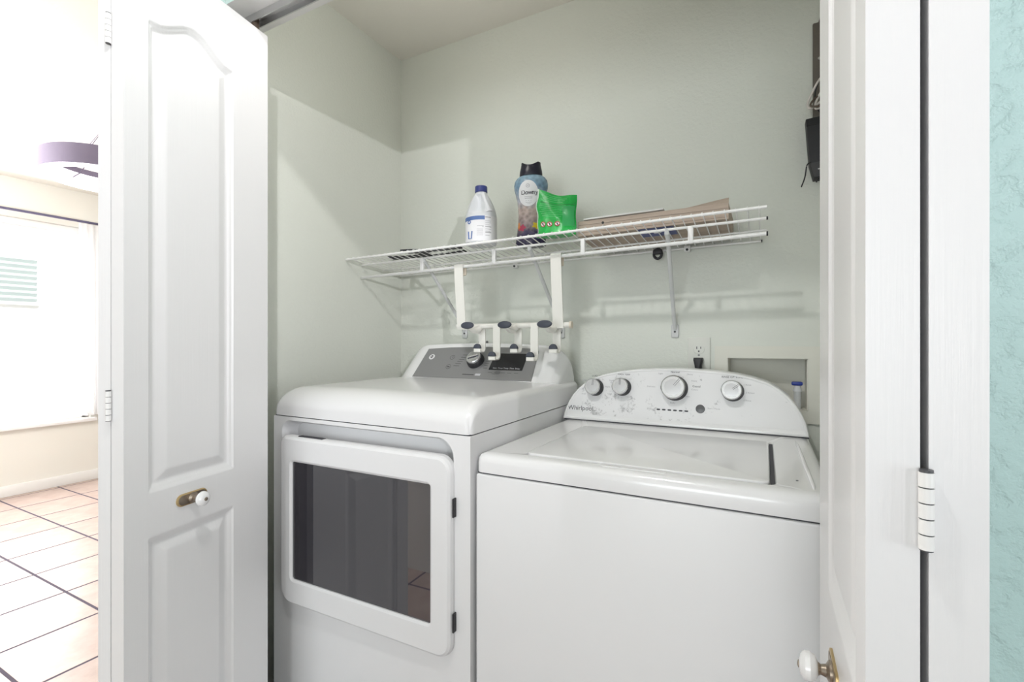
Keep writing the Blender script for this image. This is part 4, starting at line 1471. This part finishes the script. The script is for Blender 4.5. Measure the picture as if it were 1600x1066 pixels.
# black strap heap on the left end of the shelf
b = B()
segs = [[(-1.285, 1.425), (-1.22, 1.44), (-1.16, 1.435), (-1.10, 1.425)], [(-1.175, 1.372), (-1.10, 1.392), (-1.02, 1.402), (-0.94, 1.392)], [(-1.20, 1.45), (-1.12, 1.462), (-1.03, 1.455), (-0.955, 1.45)]]
bs_ = thing('black_strap_bundle', (-1.11, 1.42, deck_z(-1.11, 1.42)), 'flat black strap bundle lying on the left end of the wire shelf', 'strap')
for s_, w_ in zip(segs, (0.018, 0.020, 0.012)):
    b = B()
    def fn(u, v, s_=s_, w_=w_, top=0.0):
        q = u * (len(s_) - 1)
        i = min(int(q), len(s_) - 2)
        f = q - i
        x = s_[i][0] * (1 - f) + s_[i + 1][0] * f
        y = s_[i][1] * (1 - f) + s_[i + 1][1] * f + (v - 0.5) * 2 * w_ * (0.65 + 0.35 * math.sin(q * 2.2 + 0.5))
        return (x, y, deck_z(x, y) + 0.0035 + top)
    b.grid(fn, 18, 4)
    b.grid(lambda u, v: fn(u, v, top=0.006), 18, 4)
    for vv in (0, 1):
        vs = [[b.bm.verts.new(fn(k / 18, vv, top=h)) for h in (0, 0.006)] for k in range(19)]
        for k in range(18):
            b.bm.faces.new((vs[k][0], vs[k][1], vs[k + 1][1], vs[k + 1][0]))
    b.done('strap_length', M['black_plastic'], bs_, smooth=40)

# ------------------------------------------------------------------ back wall fittings
ol = thing('wall_outlet', (-0.1905, YB, 1.139), 'painted duplex outlet plate on back wall above the washer', 'outlet')
mo = frame((-0.1905, YB - 0.0003, 1.139), (1, 0, 0), (0, 0, 1), (0, -1, 0))
B().prism(rrect(-0.0345, -0.057, 0.0345, 0.057, 0.004, 4), 0.0055, mo, 0.002, 2).done('cover_plate', M['outlet_paint'], ol)
for dz in (0.0195, -0.0195):
    po = []
    for k in range(32):
        a = 2 * PI * k / 32
        po.append((0.0172 * math.cos(a), max(-0.0135, min(0.0135, 0.0172 * math.sin(a)))))
    rc = B().prism(po, 0.0075, mo @ Matrix.Translation((0, dz, 0)), 0.0008, 1).done('receptacle', M['outlet_paint'], ol)
    b = B()
    b.box((-0.0072, 0.000, 0.0070), (-0.0048, 0.0085, 0.0079), mtx=mo @ Matrix.Translation((0, dz, 0)))
    b.box((0.0048, 0.001, 0.0070), (0.0072, 0.0080, 0.0079), mtx=mo @ Matrix.Translation((0, dz, 0)))
    b.cyl((mo @ Vector((0, dz - 0.0068, 0.0070))), (mo @ Vector((0, dz - 0.0068, 0.0079))), 0.0026, seg=12)
    b.done('slot', M['ink'], rc, smooth=0)
B().cyl(mo @ Vector((0, 0, 0.0055)), mo @ Vector((0, 0, 0.0066)), 0.0032, seg=14).done('plate_screw', M['mid_grey'], ol)
pg = thing('power_plug', (-0.1905, YB - 0.02, 1.11), 'black power plug and cord in the lower socket behind the washer', 'plug')
b = B()
pp = [(-0.0135, 0.013), (0.0135, 0.013), (0.0145, 0.006), (0.0105, -0.012), (0.0085, -0.030), (-0.0085, -0.030), (-0.0105, -0.012), (-0.0145, 0.006)]
b.prism(pp, 0.026, mo @ Matrix.Translation((0, -0.021, 0.0085)), 0.006, 3)
b.done('plug_body', M['black_plastic'], pg)
B().tube([mo @ Vector(p) for p in ((0, -0.048, 0.020), (0.001, -0.075, 0.021), (0.004, -0.12, 0.026), (0.004, -0.2, 0.03))], 0.0045, 8).done('power_cord', M['black_plastic'], pg)

wb = thing('washer_supply_box', (0.0035, YB, 1.05), 'cream recessed washer water supply box in the back wall right of outlet', 'valve box')
hb_o = rrect(-0.143, 0.940, 0.152, 1.169, 0.003, 2)
hb_i = rrect(-0.105, 0.976, 0.112, 1.132, 0.002, 2)
B().ring(hb_o, hb_i, 0.007, FRONT(YB - 0.0002)).done('trim_frame', M['box_cream'], wb, smooth=0)
b = B()
b.box((-0.105, YB + 0.085, 0.975), (0.112, YB + 0.088, 1.132))
b.box((-0.105, YB, 0.975), (-0.103, YB + 0.085, 1.132))
b.box((0.110, YB, 0.975), (0.112, YB + 0.085, 1.132))
b.box((-0.105, YB, 1.130), (0.112, YB + 0.085, 1.132))
b.box((-0.105, YB, 0.975), (0.112, YB + 0.085, 0.977))
b.done('recess_liner', M['box_cream'], wb, smooth=0)
for vx, mm in ((0.088, 'valve_blue'), (-0.060, 'sign_red')):
    v = B()
    v.cyl((vx, YB + 0.045, 0.977), (vx, YB + 0.045, 1.030), 0.010, seg=16)
    v.cyl((vx, YB + 0.045, 1.030), (vx, YB + 0.045, 1.048), 0.013, 0.008, seg=16)
    v = v.done('valve', M['hdpe_white'], wb)
    B().box((vx - 0.016, YB + 0.037, 1.048), (vx + 0.014, YB + 0.053, 1.060), 0.004, 2).done('valve_handle', M[mm], v)

B().box((-1.018, YB - 0.030, 1.145), (-0.988, YB, 1.1855), 0.002, 2).done('surface_box', M['mid_grey'], origin=(-1.003, YB, 1.165))
tag(bpy.data.objects['surface_box'], 'small grey box on back wall peeking over the dryer console', 'junction box')

# low-voltage enclosure, modem and cables at the right end of the back wall
en = thing('wiring_enclosure', (0.19, YB, 1.95), 'brown grey metal wiring enclosure high on the back wall at right', 'enclosure')
B().box((0.124, YB - 0.012, 1.80), (0.262, YB - 0.0005, 2.118), 0.003, 2).done('enclosure_panel', M['steel_brown'], en)
B().prism([(0.138, 2.118), (0.262, 2.118), (0.262, 2.24), (0.168, 2.24)], 0.010, FRONT(YB - 0.0005), 0.002, 1).done('top_flange', M['steel_brown'], en)
for x, z in ((0.140, 2.01), (0.175, 2.05), (0.235, 1.95)):
    B().cyl((x, YB - 0.015, z), (x, YB - 0.011, z), 0.004, seg=10).done('panel_screw', M['alum'], en)
B().box((0.158, YB - 0.0135, 2.035), (0.166, YB - 0.0118, 2.075)).done('panel_sticker', M['label_white'], en, smooth=0)
md = thing('network_modem', (0.18, YB - 0.03, 1.75), 'black tapered network modem mounted below the wiring enclosure', 'modem')
mp = [(0.1045, 1.828), (0.250, 1.838), (0.246, 1.70), (0.225, 1.655), (0.124, 1.655), (0.1135, 1.70)]
B().prism(mp, 0.040, FRONT(YB - 0.003), 0.004, 2).done('modem_case', M['black_plastic'], md)
B().prism([(0.106, 1.806), (0.249, 1.814), (0.250, 1.836), (0.1055, 1.827)], 0.002, FRONT(YB - 0.0425), 0.0005, 1).done('modem_top_band', M['black_gloss'], md)
B().prism([(0.1145, 1.699), (0.245, 1.699), (0.226, 1.658), (0.125, 1.658)], 0.0015, FRONT(YB - 0.0428), 0.0005, 1).done('modem_foot_band', M['dark_grey'], md)
B().box((0.134, YB - 0.0455, 1.677), (0.141, YB - 0.0435, 1.680)).done('modem_logo', M['white_ink'], md, smooth=0)


def cable(pts, r, mm, label, name='network_cable', group=None):
    # smooth the polyline
    P_ = [Vector(p) for p in pts]
    out = []
    for i in range(len(P_) - 1):
        p0, p1, p2, p3 = P_[max(0, i - 1)], P_[i], P_[i + 1], P_[min(len(P_) - 1, i + 2)]
        for k in range(6):
            t = k / 6
            out.append(0.5 * ((2 * p1) + (-p0 + p2) * t + (2 * p0 - 5 * p1 + 4 * p2 - p3) * t * t + (-p0 + 3 * p1 - 3 * p2 + p3) * t ** 3))
    out.append(P_[-1])
    o = B().tube(out, r, 7).done(name, M[mm], origin=out[0])
    return tag(o, label, 'cable', group)


yc = YB - 0.055
cable([(0.155, yc + 0.03, 2.02), (0.150, yc, 1.98), (0.135, yc, 1.925), (0.126, yc, 1.89), (0.131, yc, 1.85), (0.145, yc + 0.01, 1.832)], 0.0022, 'black_plastic', 'thin black cable looping down the left side of the wiring enclosure')
cable([(0.165, yc + 0.03, 1.955), (0.140, yc - 0.01, 1.93), (0.118, yc - 0.01, 1.89), (0.107, yc - 0.01, 1.858), (0.118, yc - 0.01, 1.848), (0.150, yc - 0.01, 1.87), (0.185, yc, 1.90)], 0.0030, 'cable_white', 'white cable making the widest loop between enclosure and modem')
cable([(0.175, yc + 0.03, 1.93), (0.150, yc - 0.015, 1.90), (0.130, yc - 0.015, 1.868), (0.126, yc - 0.015, 1.843), (0.143, yc - 0.01, 1.848), (0.17, yc, 1.88)], 0.0030, 'cable_white', 'white cable in a short tight loop right above the modem')
cable([(0.150, yc + 0.03, 1.90), (0.128, yc - 0.02, 1.872), (0.113, yc - 0.02, 1.852), (0.135, yc - 0.02, 1.845), (0.165, yc, 1.858)], 0.0028, 'cable_brown', 'brown cable tangled among the white loops above the modem')
cable([(0.116, yc + 0.010, 1.70), (0.106, yc - 0.005, 1.688), (0.101, yc - 0.005, 1.655), (0.092, yc - 0.005, 1.628)], 0.0018, 'black_plastic', 'thin black wire dangling from the lower left of the modem')
cable([(0.140, yc + 0.020, 1.656), (0.134, yc + 0.01, 1.648), (0.130, yc + 0.01, 1.640)], 0.0018, 'black_plastic', 'short black wire stub under the modem')
cable([(0.170, yc + 0.006, 1.76), (0.150, yc + 0.002, 1.738), (0.140, yc + 0.004, 1.712)], 0.0018, 'cable_white', 'thin white wire hanging across the front of the modem')
